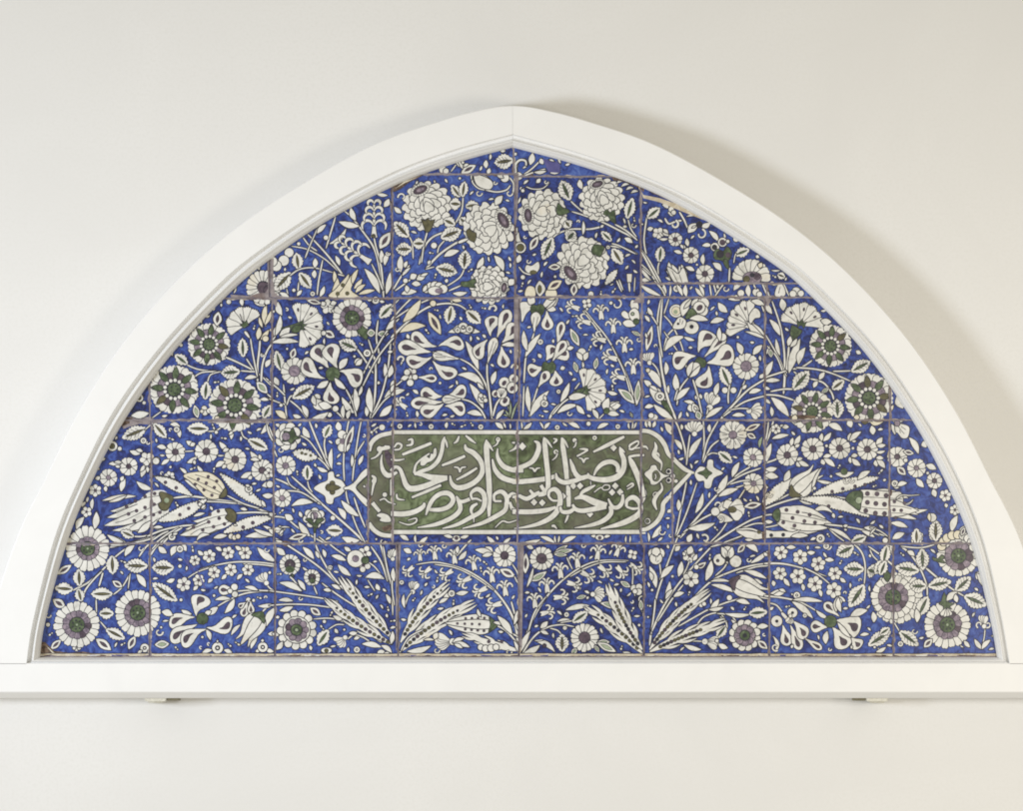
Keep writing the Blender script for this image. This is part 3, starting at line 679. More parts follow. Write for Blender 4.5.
flush(); A(595,140,5, 595,185,30, 600,270,30, 608,360,30, 613,450,30, 612,560,24, 612,665,5); A(598,150,8, 615,180,16, 637,212,5)
flush(); A(505,510,12, 500,475,16, 540,450,26, 578,480,28, 584,540,28, 560,590,26, 500,625,24, 410,672,20, 320,696,5)
A(500,512,12, 535,510,12, 565,525,10); A(540,540,12, 508,560,20, 500,590,16, 515,620,8, 517,658,4)
flush(); A(405,495,14, 425,530,24, 430,580,26, 380,628,26, 280,670,22, 165,690,5); A(410,515,14, 445,528,20, 492,512,20)
flush(); A(218,612,8, 236,560,22, 265,510,24, 312,478,26, 362,478,28, 388,515,26, 362,558,26, 305,578,24, 240,578,18)
A(208,535,12, 200,560,24, 150,590,28, 80,605,30, 0,602,28)
A(720,530,22, 712,580,26, 650,622,26, 560,665,20, 445,696,5)
A(645,525,14, 645,485,16, 685,465,24, 718,492,26, 725,545,24); A(645,525,12, 690,525,12)
A(730,500,18, 760,480,22, 790,500,18); A(742,530,12, 760,575,22, 820,590,26)
A(665,195,6, 665,250,20, 700,305,28, 760,330,28, 825,332,26); A(632,262,8, 648,325,24, 690,375,30, 760,400,28, 825,405,26)
A(635,185,4, 660,170,8, 672,140,10); Dt(668,140,14,'letter'); Dt(668,140,6,'ground',0); A(738,215,4, 775,195,14, 790,165,16, 755,160,8)
A(390,165,4, 412,150,14, 425,118,8); A(465,115,8, 495,140,16, 530,165,4)
A(20,190,8, 40,165,12, 65,175,12, 55,200,10, 20,205,8); A(105,145,6, 130,140,14, 130,170,14, 95,178,6); A(0,265,8, 40,270,12, 85,262,4)
A(35,480,8, 42,510,12, 85,518,4); A(50,655,4, 110,672,8, 155,655,9, 155,632,8, 105,645,4); A(650,690,4, 695,650,9, 735,658,8, 795,640,5)
# right half of the inscription
view(514, 417)
A(125,150,5, 150,165,22, 153,205,28, 125,265,28, 80,298,26, -10,332,26); A(-10,405,26, 60,402,28, 150,393,28, 230,378,26, 275,360,12)
E(52,158,76,184,52,208,28,184,m='letter')
flush(); A(186,125,5, 192,175,28, 202,270,28, 212,370,28, 212,440,28, 190,475,28, 150,485,24); A(190,130,8, 212,155,14, 238,192,4)
A(160,470,20, 135,482,22, 108,498,24, 75,510,24, 30,490,18); A(168,425,20, 182,450,20, 195,470,18); A(98,455,14, 118,480,18)
A(-10,500,14, 20,495,18, 45,490,14)
flush(); A(296,128,5, 304,180,26, 315,250,28, 324,320,28, 330,395,24); A(300,130,8, 320,158,14, 338,192,4)
A(338,415,22, 340,490,26, 342,560,22); A(338,610,12, 330,635,12, 318,660,4)
flush(); A(350,262,6, 362,300,22, 382,350,26, 415,380,28, 460,372,24, 500,385,26, 570,392,32, 640,375,34, 680,330,30, 686,270,28, 668,220,22, 660,185,5); A(660,190,6, 675,205,12, 692,222,4)
A(498,365,8, 520,322,20, 560,288,26, 612,280,26, 646,305,24, 648,345,20)
A(262,350,8, 270,385,22, 310,408,26, 370,400,26, 425,382,20); A(460,350,8,470,372,18)
A(495,218,10, 590,172,22, 688,122,14)
E(622,172,642,192,622,214,600,192,m='letter'); Dt(503,130,14,'letter'); Dt(503,130,6,'ground',0)
A(408,200,4, 435,200,12, 462,205,12); A(462,205,10, 430,225,10, 392,245,10)
A(405,255,5, 425,262,10, 435,285,9); A(435,285,8, 445,262,10, 468,258,4); A(95,318,5, 118,322,10, 130,342,9); A(130,342,8, 142,322,10, 165,318,4)
Dt(262,218,15,'letter'); Dt(262,216,6,'ground',0); A(272,225,8, 262,250,8, 238,270,4); Dt(378,145,13,'letter'); A(388,155,8, 382,180,8, 368,192,4); A(245,165,5,262,150,12,265,140,10,245,135,6)
for x, y in ((370,430),(412,430),(125,532),(176,535),(632,430),(612,470),(662,468),(306,495),(474,605)): E(x,y-22,x+21,y,x,y+22,x-21,y,m='letter')
flush(); A(215,495,14, 222,462,18, 258,452,26, 286,490,28, 282,560,30, 240,620,30, 165,662,24, 80,685,14, 0,696,4); A(215,495,12, 240,520,12, 275,522,10)
A(-10,590,28, 100,592,28, 200,582,26, 262,562,14)
flush(); A(508,425,6, 470,445,20, 432,465,20, 412,490,12); A(378,510,12, 430,500,28, 500,530,38, 578,555,36)
A(575,560,24, 510,572,28, 430,585,26, 385,575,22, 365,545,12); A(378,570,18, 345,592,24, 300,590,20, 288,560,14)
flush(); A(678,482,12, 676,530,22, 650,562,24, 615,560,20, 588,510,8); A(600,555,20, 605,600,26, 560,645,26, 480,675,20, 378,692,4)
flush(); A(702,560,14, 706,520,20, 745,502,28, 782,535,26, 788,590,30, 745,630,32, 660,668,28, 540,698,5); A(702,560,12, 740,572,14, 782,568,12)
flush(); A(715,245,6, 735,285,30, 765,350,32, 790,420,32, 806,500,28); A(718,248,12, 760,240,14, 812,238,12)
A(722,195,8, 725,175,12, 770,150,10, 775,170,8, 740,200,12, 715,200,6); A(722,200,6, 800,190,8)
A(500,470,5, 525,450,7, 545,440,7, 560,455,6, 592,450,6, 595,428,7, 565,425,6, 548,445,5); A(478,400,4,480,425,4)
A(703,435,5, 735,415,11, 742,428,11, 705,452,5); A(235,682,10, 250,680,14, 268,698,4)
flush(); LAY = 'tile'; WK = 1.0
view(391, 417)
for x, y in ((55,58),(250,60),(560,62)): Ring(x,y,15)
L(345,70,350,32,22); L(155,70,150,35,12); L(700,75,650,35,30); L(745,75,742,40,10); L(715,70,700,35,12); L(0,60,10,30,12)
L(110,770,55,738,28); L(155,785,152,735,14); L(175,785,228,748,24); F(circ(408,758,26,10,18)); F(circ(408,756,10,8),'plum',3); L(385,752,330,740,22); L(432,752,485,740,22); L(650,785,600,745,26); L(700,785,745,755,20)
view(514, 417)
for q in ((50,75,45,30,10),(60,75,110,35,24),(185,75,160,30,12),(190,75,225,35,22),(410,70,340,38,28),(520,72,590,42,28),(655,70,640,45,20),(720,75,715,35,12),(740,75,765,32,16),(735,75,740,30,10)): L(*q)
Dt(465,42,13); Ring(270,65,14); Ring(648,60,14)
for q in ((165,765,70,780,22),(165,745,255,785,26),(262,785,255,740,12),(275,785,282,740,14),(300,785,388,745,30),(520,752,480,742,18),(560,752,600,742,18),(698,785,700,740,10),(722,785,725,740,10)): L(*q)
F(circ(535,752,26,10,16)); F(circ(535,754,9,8),'plum',3)

view(640, 417)
for q in ((45,65,35,25,16),(65,65,60,20,20),(80,65,95,25,22)): L(*q)
S(10, 290,300, 280,200, 245,80, 220,25); S(9, 290,300, 300,200, 312,110); S(9, 390,285, 400,150, 395,20); S(10, 390,285, 420,150, 490,20)
S(9, 395,285, 440,190, 492,145); S(7, 420,240, 450,225, 490,230)
L(195,110,155,38,40,b=.08); L(262,205,215,140,30); L(305,255,385,128,38,b=-.05); L(435,95,435,45,24); L(260,80,258,45,18)
Kb(340,105,268,78,6,1.9); R(580,112,86,10,.3,.28,'purple'); L(655,85,750,45,38,'d'); L(668,105,722,132,36,'d')
for i in range(10): I(4, 580+36*math.cos(i*.63),112+36*math.sin(i*.63), 580+66*math.cos(i*.63),112+66*math.sin(i*.63))
L(490,218,575,285,66,'g'); L(745,190,762,125,20,m='sage')
R(705,252,62,10,.22,.28,'purple'); R(708,415,62,9,.22,.26,'purple')
F(spline([(345,345),(375,310),(415,315),(425,270),(455,272),(460,315),(518,350),(460,380),(440,440),(405,440),(400,398),(365,400),(345,370)],3,True))
F(spline([(362,350),(400,335),(412,318),(425,335),(448,350),(428,365),(415,385),(398,365)],3,True),'green',4)
S(9, 220,750, 250,600, 275,480, 290,405); S(9, 225,750, 290,600, 355,410); S(13, 250,755, 330,660, 440,530, 540,425, 640,360, 755,318, w1=9)
S(9, 590,375, 630,345, 690,310); S(8, 560,420, 630,400, 690,395) ; S(8, 500,490, 560,455, 650,425); S(10, 270,720, 380,640, 470,595); S(8, 610,520, 655,450)
L(480,480,545,362,44); L(490,495,612,448,38,b=-.05); L(575,375,620,282,36); L(345,600,392,475,34); L(240,585,240,515,30); Q(475,448,16)
L(300,695,468,662,44,b=.06); L(170,595,198,580,22); L(75,755,130,675,34); L(55,780,50,720,14); Q(135,715,24); Q(190,738,14)
S(8, 440,780, 500,720, 545,655); S(12, 450,790, 590,700, 700,640, 802,610, w1=8); S(8, 620,700, 720,665, 805,668); S(10, 600,705, 700,700, 802,750); S(7, 520,785, 600,755, 670,730, 700,730)
L(600,710,802,745,50,b=.05); F(circ(742,718,11,8),'olive',2); L(655,765,705,765,16); L(300,785,322,730,38); Q(405,760,28,4,1,12); L(255,740,230,745,10)
L(470,595,570,505,50); L(470,600,580,645,50); L(520,560,580,535,60); Q(490,550,22,3,1,10); Q(505,635,22,2,-1,10); Dt(470,590,26)
petal(560,575,0,85,-.5,34,'white'); petal(560,575,0,90,.1,34,'white'); petal(560,575,0,85,.7,32,'white'); F(circ(575,578,26,12,18),'olive',4)
L(650,560,755,542,44,'d'); Dt(690,520,6)
L(770,560,800,470,30); L(775,350,805,350,30); L(780,380,805,380,20); L(785,280,800,200,26); L(800,440,775,425,20)
for y in (560,640,740): emit(circ(768,y,8,8,30),'chip')

view(764, 417)
S(10, 0,180, 30,120, 60,20); S(9, 5,170, 20,100, 28,30); B(75,75,32,6); L(115,65,155,62,28); L(50,135,155,112,28); L(100,60,120,50,14)
S(10, 0,290, 60,270, 90,255); L(15,280,45,165,38); L(10,325,80,320,34); L(5,365,88,375,42); L(0,440,25,440,20)
U(180,10, 195,50, 240,60, 235,90, 275,98, 310,80, 345,55, 390,55, 400,15); U(235,30,300,30,330,60,315,80,280,62,250,68,m='plum'); U(180,8,210,45,240,35,235,8,m='cream'); U(340,10,335,50,380,60,400,20,m='cream'); U(290,20,300,80,325,70,330,20,m='olive')
L(398,45,488,85,42,b=-.08); L(530,15,545,65,40); U(600,12,630,45,660,12,m='olive'); U(660,10,680,50,720,45,750,12,m='cream'); L(680,110,672,55,38)
for x, y, r in ((145,238,68),(305,200,70),(472,195,66),(645,202,66)): R(x,y,r,10,.2,.3,'plum')
for a in ((170,180,180,130,26),(190,175,225,115,32),(195,190,222,172,22),(205,280,225,310,26),(215,270,280,305,30),(205,270,240,258,22),(360,150,362,102,26),(370,150,418,98,30),(360,265,375,298,32),(375,260,442,310,34),(370,250,420,240,26),(525,145,540,100,26),(535,150,605,92,34),(550,150,575,150,14),(535,250,540,288,26),(550,260,602,302,34),(545,245,585,240,26),(700,170,738,128,34),(705,180,758,175,26),(700,220,755,212,18),(695,270,705,308,28),(705,265,755,318,34),(700,255,745,258,26)): L(*a)
Dt(390,180,8); Dt(555,195,8)
S(11, 0,575, 120,530, 250,500, 400,495, 515,508, w1=8); S(9, 0,545, 80,520, 160,480); S(9, 0,615, 30,610, 65,608); S(8, 0,690, 60,680, 100,668)
F(leafpoly(5,550,180,385,70,-.02,'p',5)); L(125,400,158,332,38); Q(35,485,18); 
Tul(180,478,345,325,130,0,'olive'); L(300,470,360,315,18); Dt(315,445,9); L(330,395,430,412,20)
L(445,352,560,345,36,b=.1); F(circ(500,340,20,10),'green',4)
F(leafpoly(305,485,720,378,70,-.02,'p',5)); L(585,390,662,338,36)
for x, y in ((425,465),(492,448),(568,432),(630,422)): F(circ(x,y,10,8),'plum',2)
Q(510,400,18,0,1,8); Q(545,395,18,0,1,8)
F(leafpoly(230,510,665,625,66,-.06,'p',5)); L(220,520,300,545,14)
for x, y in ((403,557),(475,592)): F(circ(x,y,11,8),'plum',2)
L(300,600,430,600,30,b=-.25); L(430,600,440,630,20)
for q in ((120,650,400,690,46),(130,600,420,660,44),(120,580,380,625,40)): L(*q)
for q in ((80,590,385,632,70,.08),(80,660,360,700,60,-.08),(80,640,400,692,62,-.04),(75,615,425,665,72,.02)): L(*q[:5],'p',-q[5])
U(90,575, 160,558, 230,585, 240,650, 200,692, 120,680, 80,640, o=0)
I(4, 95,600, 200,610, 300,630, 390,650); I(4, 100,640, 200,660, 330,672)
for x, y in ((140,580),(210,592),(178,630),(120,658),(252,650),(318,658),(190,678),(285,610)): F(circ(x,y,11,8),'plum',2)
U(55,605, 85,572, 100,600, 92,650, 70,640, m='green')
for q in ((610,490,900,505,60),(600,590,900,600,50)): L(*q)
U(590,470, 640,455, 720,462, 800,470, 860,480, 860,610, 780,618, 700,612, 630,600, 590,575)
I(4, 610,500, 700,502, 860,512); I(4, 610,560, 700,572, 860,575)
for x, y in ((645,478),(705,480),(762,490),(645,533),(698,540),(752,545),(635,585),(695,600),(752,603)): F(circ(x,y,14,9),'plum',2)
U(512,515, 545,470, 605,465, 615,500, 605,530, 595,580, 555,555, m='green'); F(circ(592,520,20,10),'sage',3)
L(160,30,160,60,2) if 0 else None
S(10, 380,670, 480,680, 600,700, 770,745, w1=8); S(8, 400,690, 440,730, 500,775); L(495,680,522,675,18); L(500,700,518,705,12); L(625,690,705,692,28); L(690,750,610,710,26)
L(405,695,545,775,26); 
E(10,705,60,715,120,712,180,720,225,705,180,750,120,752,70,750,10,755)
for x, y in ((45,738),(120,735)): F(circ(x,y,13,8),'ink',0)
L(170,745,275,740,32); L(5,650,55,655,24); Ring(352,758,26); L(325,755,290,768,18); L(545,780,640,745,60,'g')

view(870, 417)
for x, y in ((125,400),(130,470),(128,540)): emit(circ(x,y,9,8,22),'chip')
L(215,20,140,25,20); L(155,110,135,45,26); F(spline([(160,40),(200,45),(240,60),(245,90),(232,128),(200,130),(175,100),(160,90)],3,True)); I(4,170,50,200,90,215,105); I(4,185,80,190,100); I(4,195,60,225,80); Dt(170,40,16,'purple')
L(245,128,302,230,40,b=-.08); L(335,150,350,190,40)
R(170,248,62,8,.2,.26,'plum'); L(210,215,272,228,34,'d'); L(170,312,222,360,46,'d'); Dt(222,270,12)
R(290,318,58,9,.2,.24,'purple'); L(350,300,412,325,38); L(290,385,335,438,38); R(402,398,48,8,.2,.28,'plum'); L(395,450,410,498,34); Dt(360,350,8)
B(470,490,38,6); L(470,540,478,565,22); B(530,580,34,6); L(510,715,545,615,44); L(565,735,590,680,34); 
L(150,440,180,440,20); Ring(155,415,20); L(170,430,230,412,30,b=-.1); L(100,390,82,398,16)
S(9, 165,510, 200,488, 250,490, 310,485, w1=3); S(10, 190,540, 240,540, 270,515, w1=4)
for q in ((120,600,360,578,34,.03),(120,570,300,572,30,0),(120,590,300,610,28,0),(120,610,290,638,30,0)): L(*q[:5],'p',q[5])
E(120,522,160,520,210,540,250,545,210,550,260,565,300,585,250,600,200,615,120,625)
I(4, 120,555, 200,560, 260,575); I(4, 120,600, 200,600, 260,610)
for x, y in ((152,528),(215,538),(150,580),(195,583),(160,628)): F(circ(x,y,10,8),'plum',2)
L(130,660,235,688,34,b=-.05); L(140,760,215,725,40); S(7, 0,690, 60,710, 110,745); S(6, 0,710, 60,740)
L(0,735,40,690,10) ; L(258,775,300,700,2) if 0 else None
L(290,790,290,695,66,'s'); L(410,775,410,640,86,'s'); F(circ(388,628,26,10),'white'); L(370,600,375,650,20,m='cream')
for i in range(9):
    F(circ(545 + 100*math.cos(3.3+i*.36), 820 + 85*math.sin(3.3+i*.36), 26, 10), 'cream' if i < 5 else 'white')
L(570,740,590,690,30,'d'); Dt(95,770,16)
# ---- second row
view(100, 293)
S(8, 535,445, 620,478, 755,490); S(8, 580,530, 640,495, 755,490); S(7, 670,560, 690,510, 755,490); S(8, 740,420, 811,400)
L(730,205,745,120,52,'d'); Dt(505,325,10)
L(545,445,468,385,66,'g'); L(655,665,665,552,72,'g'); L(590,700,610,780,40,'e'); L(615,640,600,650,10)
F(leafpoly(195,765,305,750,44,.02,'p')); F(circ(245,655,24,10)); F(circ(245,655,12,8),'olive',3); Dt(275,685,10)
S(7, 325,780, 380,740); Dt(650,720,16); Dt(655,748,16); Dt(680,735,14); Dt(635,738,10)
R2(680,320,130,.15); R2(462,602,150,.1)
E(185,795,310,785,400,790,420,800,400,811,185,811,m='mortar',o=0)
view(147, 293)
S(12, 490,400, 560,430, 640,470, 670,490, w1=8); S(9, 585,485, 640,490, 690,500, 790,590); S(8, 620,410, 640,440, 665,480)
S(11, 690,560, 690,450, 700,360, 705,295); S(12, 712,560, 720,450, 750,360, 800,290, w1=9); S(9, 690,530, 660,380, 645,280); S(9, 740,530, 811,590)
L(430,160,432,130,40); L(435,205,445,118,56,'d')
C(612,200,236,118,6,3.1,'green',0,.1); S(20, 610,240, 640,280, w1=10); I(5,600,190,580,130); 
L(595,80,590,30,26); Dt(510,55,14); L(600,400,595,280,66,'g'); L(580,490,460,500,92,'g'); L(720,400,715,375,12)
L(740,210,745,65,34,m='cream'); L(735,200,775,110,24,m='cream'); L(720,215,700,150,20,m='cream'); L(690,290,700,215,34,m='cream'); L(710,290,760,230,28,m='cream'); Dt(740,285,18,'cream')
L(660,35,735,80,44,'d',.0); L(740,462,770,415,32); L(610,535,685,525,26,b=-.08); L(685,555,750,625,54,'e'); S(8, 750,630, 790,665); S(8, 710,660, 760,660, 811,680)
L(725,780,770,700,66,'g'); L(705,665,760,668,22); Q(718,385,14)
L(800,280,811,200,24); L(800,440,811,370,24); L(795,560,811,530,24); L(640,0,720,10,40); S(9, 300,520, 370,490) if 0 else None
R2(548,700,162,.12)
emit([(380,790),(480,782),(640,790),(780,780),(780,811),(380,811)],'mortar')
L(430,770,440,790,30,m='cream'); 

view(269, 293)
L(80,140,55,55,40,b=-.1); L(40,265,70,140,36); L(35,110,20,120,14); S(8, 10,310, 40,270); L(15,310,185,305,36,b=-.06)
C(195,205,-10,145,8,3.5,'green',1,.9); L(65,265,130,215,46); L(70,275,180,260,20); L(140,240,200,200,46,m='green')
L(345,240,408,275,50,'d'); Dt(340,250,14); L(238,45,325,65,34,'d')
B(368,85,44,5,c=.12); L(345,80,330,55,30); L(390,110,430,120,30); L(385,70,420,60,30)
R(518,155,122,17,.62,.36)
Ring(665,45,22); L(640,45,610,35,18); L(690,50,720,55,18)
F(spline([(548,235),(575,220),(580,205),(600,225),(618,235),(615,265),(608,290),(590,280),(570,262)],2,True),'green',4)
L(612,250,662,248,50,'e'); L(675,255,745,255,40,'e')
L(690,155,770,70,76,'g'); S(10, 680,170, 670,280, 690,400, 680,440)
L(550,350,435,300,84,'g'); S(11, 550,350, 600,420, 650,500, w1=9)
L(600,360,640,395,40); Ring(612,375,22); Ring(558,432,24); L(540,450,580,412,30)
S(12, 630,780, 660,650, 665,450, 650,390); S(10, 640,770, 700,640, 740,480, 760,300); S(9, 545,600, 620,440, 720,260, 811,160); S(9, 580,590, 680,400, 811,240); S(8, 620,290, 640,350, 650,380)
S(9, 500,700, 540,600, 600,480)
S(9, 720,260, 760,200, 800,130); L(735,130,760,60,2) if 0 else None
L(730,230,790,150,34); L(720,520,722,440,26); L(745,525,765,450,34); L(760,590,785,540,30)
L(690,770,765,700,44); L(720,660,811,590,40,b=-.05) ; S(8, 640,780, 720,670, 811,610); L(640,750,625,590,46,b=-.04); L(610,770,605,710,26)
L(75,485,45,360,66,'g'); L(140,410,160,345,42,'d'); R(158,487,82,11,.2,.42,'purple')
S(9, 110,785, 100,680, 90,570); S(9, 110,700, 130,650, 150,640); L(145,655,285,580,86,'s'); S(9, 0,550, 60,600, 100,640); S(8, 0,660, 80,690, 100,695); L(60,575,35,525,34)
S(9, 235,780, 190,720, 130,670); L(240,775,205,700,34); L(105,785,40,735,40,m='cream'); L(150,760,200,775,26); Dt(75,700,10)
Iris(398,505,((370,470,285,330,112,.0),(425,470,385,318,112,-.08),(350,535,220,410,96,-.16),(440,485,570,570,112,-.16),(385,555,410,690,96,.14)),'green',44)
L(440,475,490,408,44,b=-.05); L(370,550,300,590,40); L(410,530,480,600,36); S(9, 480,600, 520,680, 545,770); L(545,740,535,595,40); L(530,750,455,650,40); L(560,640,580,580,20)
F(circ(300,650,20,10)); L(280,660,340,730,66); L(310,690,390,710,50); L(275,640,290,700,30); S(8, 390,720, 430,750, 470,790); Dt(415,722,18); Dt(378,760,14); L(270,780,370,745,36,b=.1)
L(465,780,462,700,26); L(490,785,505,730,26); L(680,570,685,550,18); L(740,370,770,365,20)

view(391, 293)
S(13, 0,280, 60,220, 150,140, 240,85, 340,65, 420,75, 470,105, w1=9); S(9, 0,170, 60,100, 120,40, 140,30); S(8, 30,155, 120,95, 190,60, 260,32); S(7, 0,90, 50,40)
L(75,180,185,42,56,m='cream',b=.05); Dt(262,65,18,'cream'); L(235,118,310,258,62,'d',m='cream'); L(55,245,215,205,50,b=-.1,m='cream')
L(378,80,355,195,76,'s'); L(470,110,560,190,80,'s')
L(360,242,555,240,2) if 0 else None
L(455,205,358,245,34,b=-.05); L(460,210,555,242,34,b=.08); U(390,230,410,205,440,195,500,205,515,235,480,255,430,245); Ring(450,215,30); Ring(490,225,20); Ring(415,232,16)
S(9, 372,32, 380,60); L(375,40,440,50,30,m='cream')
Iris(275,380,((285,335,130,255,88,-.1),(250,370,45,330,96,0),(255,400,95,420,86,-.12),(295,330,455,330,86,-.14),(260,420,410,510,86,.14)),None)
S(30, 265,390, 340,398, 430,410, w1=10); L(260,370,305,380,26); L(260,400,300,410,24)
F(leafpoly(430,412,262,385,60,0,'t')); I(4,270,380,340,395,400,408); I(4, 275,400,340,402); I(4,270,365,320,385)
L(60,450,75,400,10); Q(65,415,24,3,1,12); L(115,285,100,255,22)
S(13, 625,785, 620,660, 570,530, 500,450, 430,410, w1=8); S(12, 630,785, 615,640, 600,520, 600,440, w1=9)
L(545,480,465,300,46,b=.04); L(415,510,580,590,50,b=-.16); L(540,560,580,600,20)
Iris(640,310,((620,270,650,145,86,-.12),(660,280,735,105,80,0),(690,310,770,190,90,.12),(605,290,540,410,78,.14),(690,330,710,465,78,.02)),None)
F(leafpoly(602,440,650,280,58,0,'t')); I(4, 610,400,640,300); I(4, 620,410,660,310); L(690,325,790,328,30,b=-.06); L(590,280,570,260,18); Q(640,100,28,3,1,14)
Q(775,465,24,3,1,12); L(630,570,655,488,34); 
F(circ(708,560,34,12)); F(circ(765,535,28,12)); F(circ(757,592,34,12)); F(circ(652,628,22,12)); F(circ(710,675,32,12)); F(circ(690,625,32,12))
for x, y, r in ((706,562,11),(765,537,9),(755,596,11),(652,630,9),(712,672,12)): F(circ(x,y,r,8,r*1.5,.6),'plum',2)
for i in range(4): I(4, 685,650, 672+i*14,605)
S(11, 635,770, 655,700, 680,660); L(655,790,705,728,26)
for i in range(4): L(760-i*8,775,700+i*14,760-i*28,12,m='sage')
L(750,800,790,680,12,m='sage')
T(165,525,285,535,50); B(125,505,36,5); L(110,520,60,545,30); Dt(100,495,18); Dt(150,525,16); Dt(120,560,20); S(7, 0,600, 40,570, 70,545); L(0,640,85,605,34); L(0,620,20,570,20)
Iris(330,660,((320,645,185,620,92,-.06),(325,680,125,690,76,0),(330,690,185,745,86,-.08),(340,640,465,590,84,.14),(335,705,460,745,84,-.12)),None)
F(leafpoly(445,662,320,665,52,0,'t')); I(4,330,655,420,662); I(4,335,680,400,665); S(11, 590,785, 560,730, 500,680, 440,662, w1=8)
L(575,720,490,565,46,b=.05); Ring(570,660,26); Dt(590,670,12); Dt(560,640,12); L(475,748,570,765,36,b=-.1)
H(85,710,215,.9); L(170,630,135,605,22); L(165,775,160,735,20)

view(514, 293)
U(40,62, 90,60, 110,90, 75,130, 50,180, 45,120) ; L(130,60,85,35,60); L(180,80,275,30,70); L(200,95,262,105,40); F(spline([(105,90),(120,75),(145,80),(165,70),(190,90),(180,130),(145,150),(112,135)],2,True),'green',4.5)
T(205,110,210,230,74); F(leafpoly(125,245,140,120,60,0,'t')); I(4,115,220,125,150); I(4,135,220,150,150); I(5,150,30,148,75); I(4,175,30,168,75); L(265,40,200,100,14)
S(9, 125,250, 100,330, 75,400); S(10, 62,560, 70,430, 80,360); S(9, 55,770, 62,580); L(70,400,165,255,40,b=-.04); L(80,360,60,235,36); Ring(165,305,16)
S(9, 150,585, 120,680, 95,770); L(98,745,85,580,34,b=-.03); L(100,770,218,610,48,b=-.05); Ring(190,690,22); L(200,670,190,640,18)
Iris(215,465,((235,420,335,300,70,0),(270,330,300,180,54,0),(200,420,250,330,90,.05),(240,410,340,370,92,-.05),(185,460,85,480,82,-.1),(255,480,258,580,82,-.08)),None)
T(240,425,320,300,64); F(spline([(175,460),(190,430),(215,440),(240,430),(260,460),(240,500),(205,505),(180,495)],3,True),'green',4)
F(leafpoly(150,588,215,490,56,0,'t')); F(circ(190,520,12,8,20),'plum',2); L(290,475,318,465,26); L(330,350,372,340,26); L(170,405,150,380,24)
S(11, 760,700, 720,560, 660,420, 580,280, 500,180, 440,105, w1=7); S(8, 740,680, 690,500, 610,330); S(8, 560,290, 500,200, 430,110)
for h in ((545,150,265,.95),(620,235,268,.95),(690,355,268,1.0),(745,490,268,1.0),(395,95,200,.9),(465,185,195,.95),(560,295,195,.95),(630,410,195,1.0),(680,530,195,.95)): H(*h)
B(455,65,30,4); L(455,90,455,110,14); Q(640,70,34,5,1,10); Dt(605,62,10)
L(745,60,750,80,60); U(735,45,770,60,775,100,745,110,728,80); U(670,130,690,112,720,140,720,160,690,155); U(680,185,710,168,745,178,755,205,705,210); U(720,120,750,95,778,120,778,180,745,175,722,150); F(circ(762,178,18,10),'green',4); Dt(740,130,8,'sage')
L(790,265,735,240,24,'e'); Q(778,290,16)
L(405,330,352,222,46,'e'); L(395,495,375,430,32,'e'); L(505,475,518,405,32,'e')
F(leafpoly(430,430,420,345,50,0,'t')); L(425,420,390,370,32); L(440,420,462,370,34); L(432,470,428,430,14)
C(440,610,-12,140,8,3.2,'green',1,.55); L(440,600,380,640,30,m='green'); L(330,660,450,640,44,m='white'); S(8,380,600,410,560)
S(14, 220,785, 260,720, 340,655, w1=10); S(9, 240,760, 300,690, 340,660); L(290,680,345,560,36); L(270,750,400,700,36,b=-.1); L(390,700,440,755,34); Q(345,750,18); L(585,615,645,630,26)
F(leafpoly(575,740,655,680,60,0,'p')); L(570,740,590,655,50); L(600,700,665,700,44); L(580,750,655,760,34); F(circ(578,735,18,9),'green',4); I(4,610,710,640,690); S(7, 560,755, 530,785); L(525,785,490,725,30); L(740,775,725,745,16,'e')
L(750,690,650,600,52,'e',.05); L(765,700,778,545,40,'e'); Ring(278,615,12)

view(640, 293)
S(16, 225,790, 180,680, 150,560, 128,420, 125,250, 140,30, w1=10); S(9, 150,360, 170,270, 220,215); S(9, 140,400, 120,280, 110,160, 130,40); S(8, 180,35, 150,130)
S(8, 110,200, 70,140, 40,120); L(80,140,50,90,26); L(60,180,30,140,22); S(8, 290,470, 260,330, 200,200, 150,140); S(8,240,370,150,240)
L(40,360,75,205,44,'d',.0); L(45,280,35,250,14); Kb(60,435,255,70,5,1.5); S(8, 75,435, 110,480, 135,570)
L(130,590,35,470,50,b=.08); Dt(50,482,12,'cream'); L(70,590,25,545,34); L(160,510,160,430,30); L(180,625,178,575,18)
U(62,610, 75,585, 120,600, 155,650, 160,690, 130,695, 90,665); Ring(125,645,28); L(110,610,60,580,20); U(135,680,160,675,180,710,200,760,165,730,m='green')
L(30,715,85,705,28); L(205,785,85,695,44,b=-.04); U(60,770,85,755,110,770,100,790,60,790); Dt(70,765,16)
F(circ(225,112,40,16)); emit(circ(225,112,30,12),'ink'); emit(circ(225,112,27,12),'cream'); emit(circ(222,118,14,8),'sage'); L(265,145,310,35,56); L(275,95,320,40,20)
F(circ(355,70,34,12)); F(circ(395,65,36,12)); F(circ(390,110,34,12)); F(circ(350,105,30,12)); F(circ(370,90,36,12)); F(circ(372,92,14,8,20,.8),'plum',3)
U(285,155, 300,115, 325,98, 352,125, 345,145, 310,160, m='green'); L(310,160,425,170,40,b=-.08); F(circ(322,215,44,14,40)); F(circ(322,210,14,8),'ink',0)
U(205,215, 225,175, 250,150, 285,175, 275,215, 230,225); F(circ(238,192,9,8),'ink',0); I(4,250,160,250,185); I(4,270,170,262,195)
L(155,360,280,272,50,b=-.15); L(275,275,340,295,22); 
F(spline([(360,335),(360,290),(395,250),(450,245),(490,270),(480,300),(430,320),(390,350),(370,370)],3,True)) if 0 else None
Iris(375,425,((362,370,470,265,118,-.18),(400,400,535,270,60,0),(415,435,575,345,130,.14),(350,395,210,455,108,.16),(430,455,365,585,100,-.16)),None)
F(circ(515,275,24,10)); L(500,300,495,215,30); 
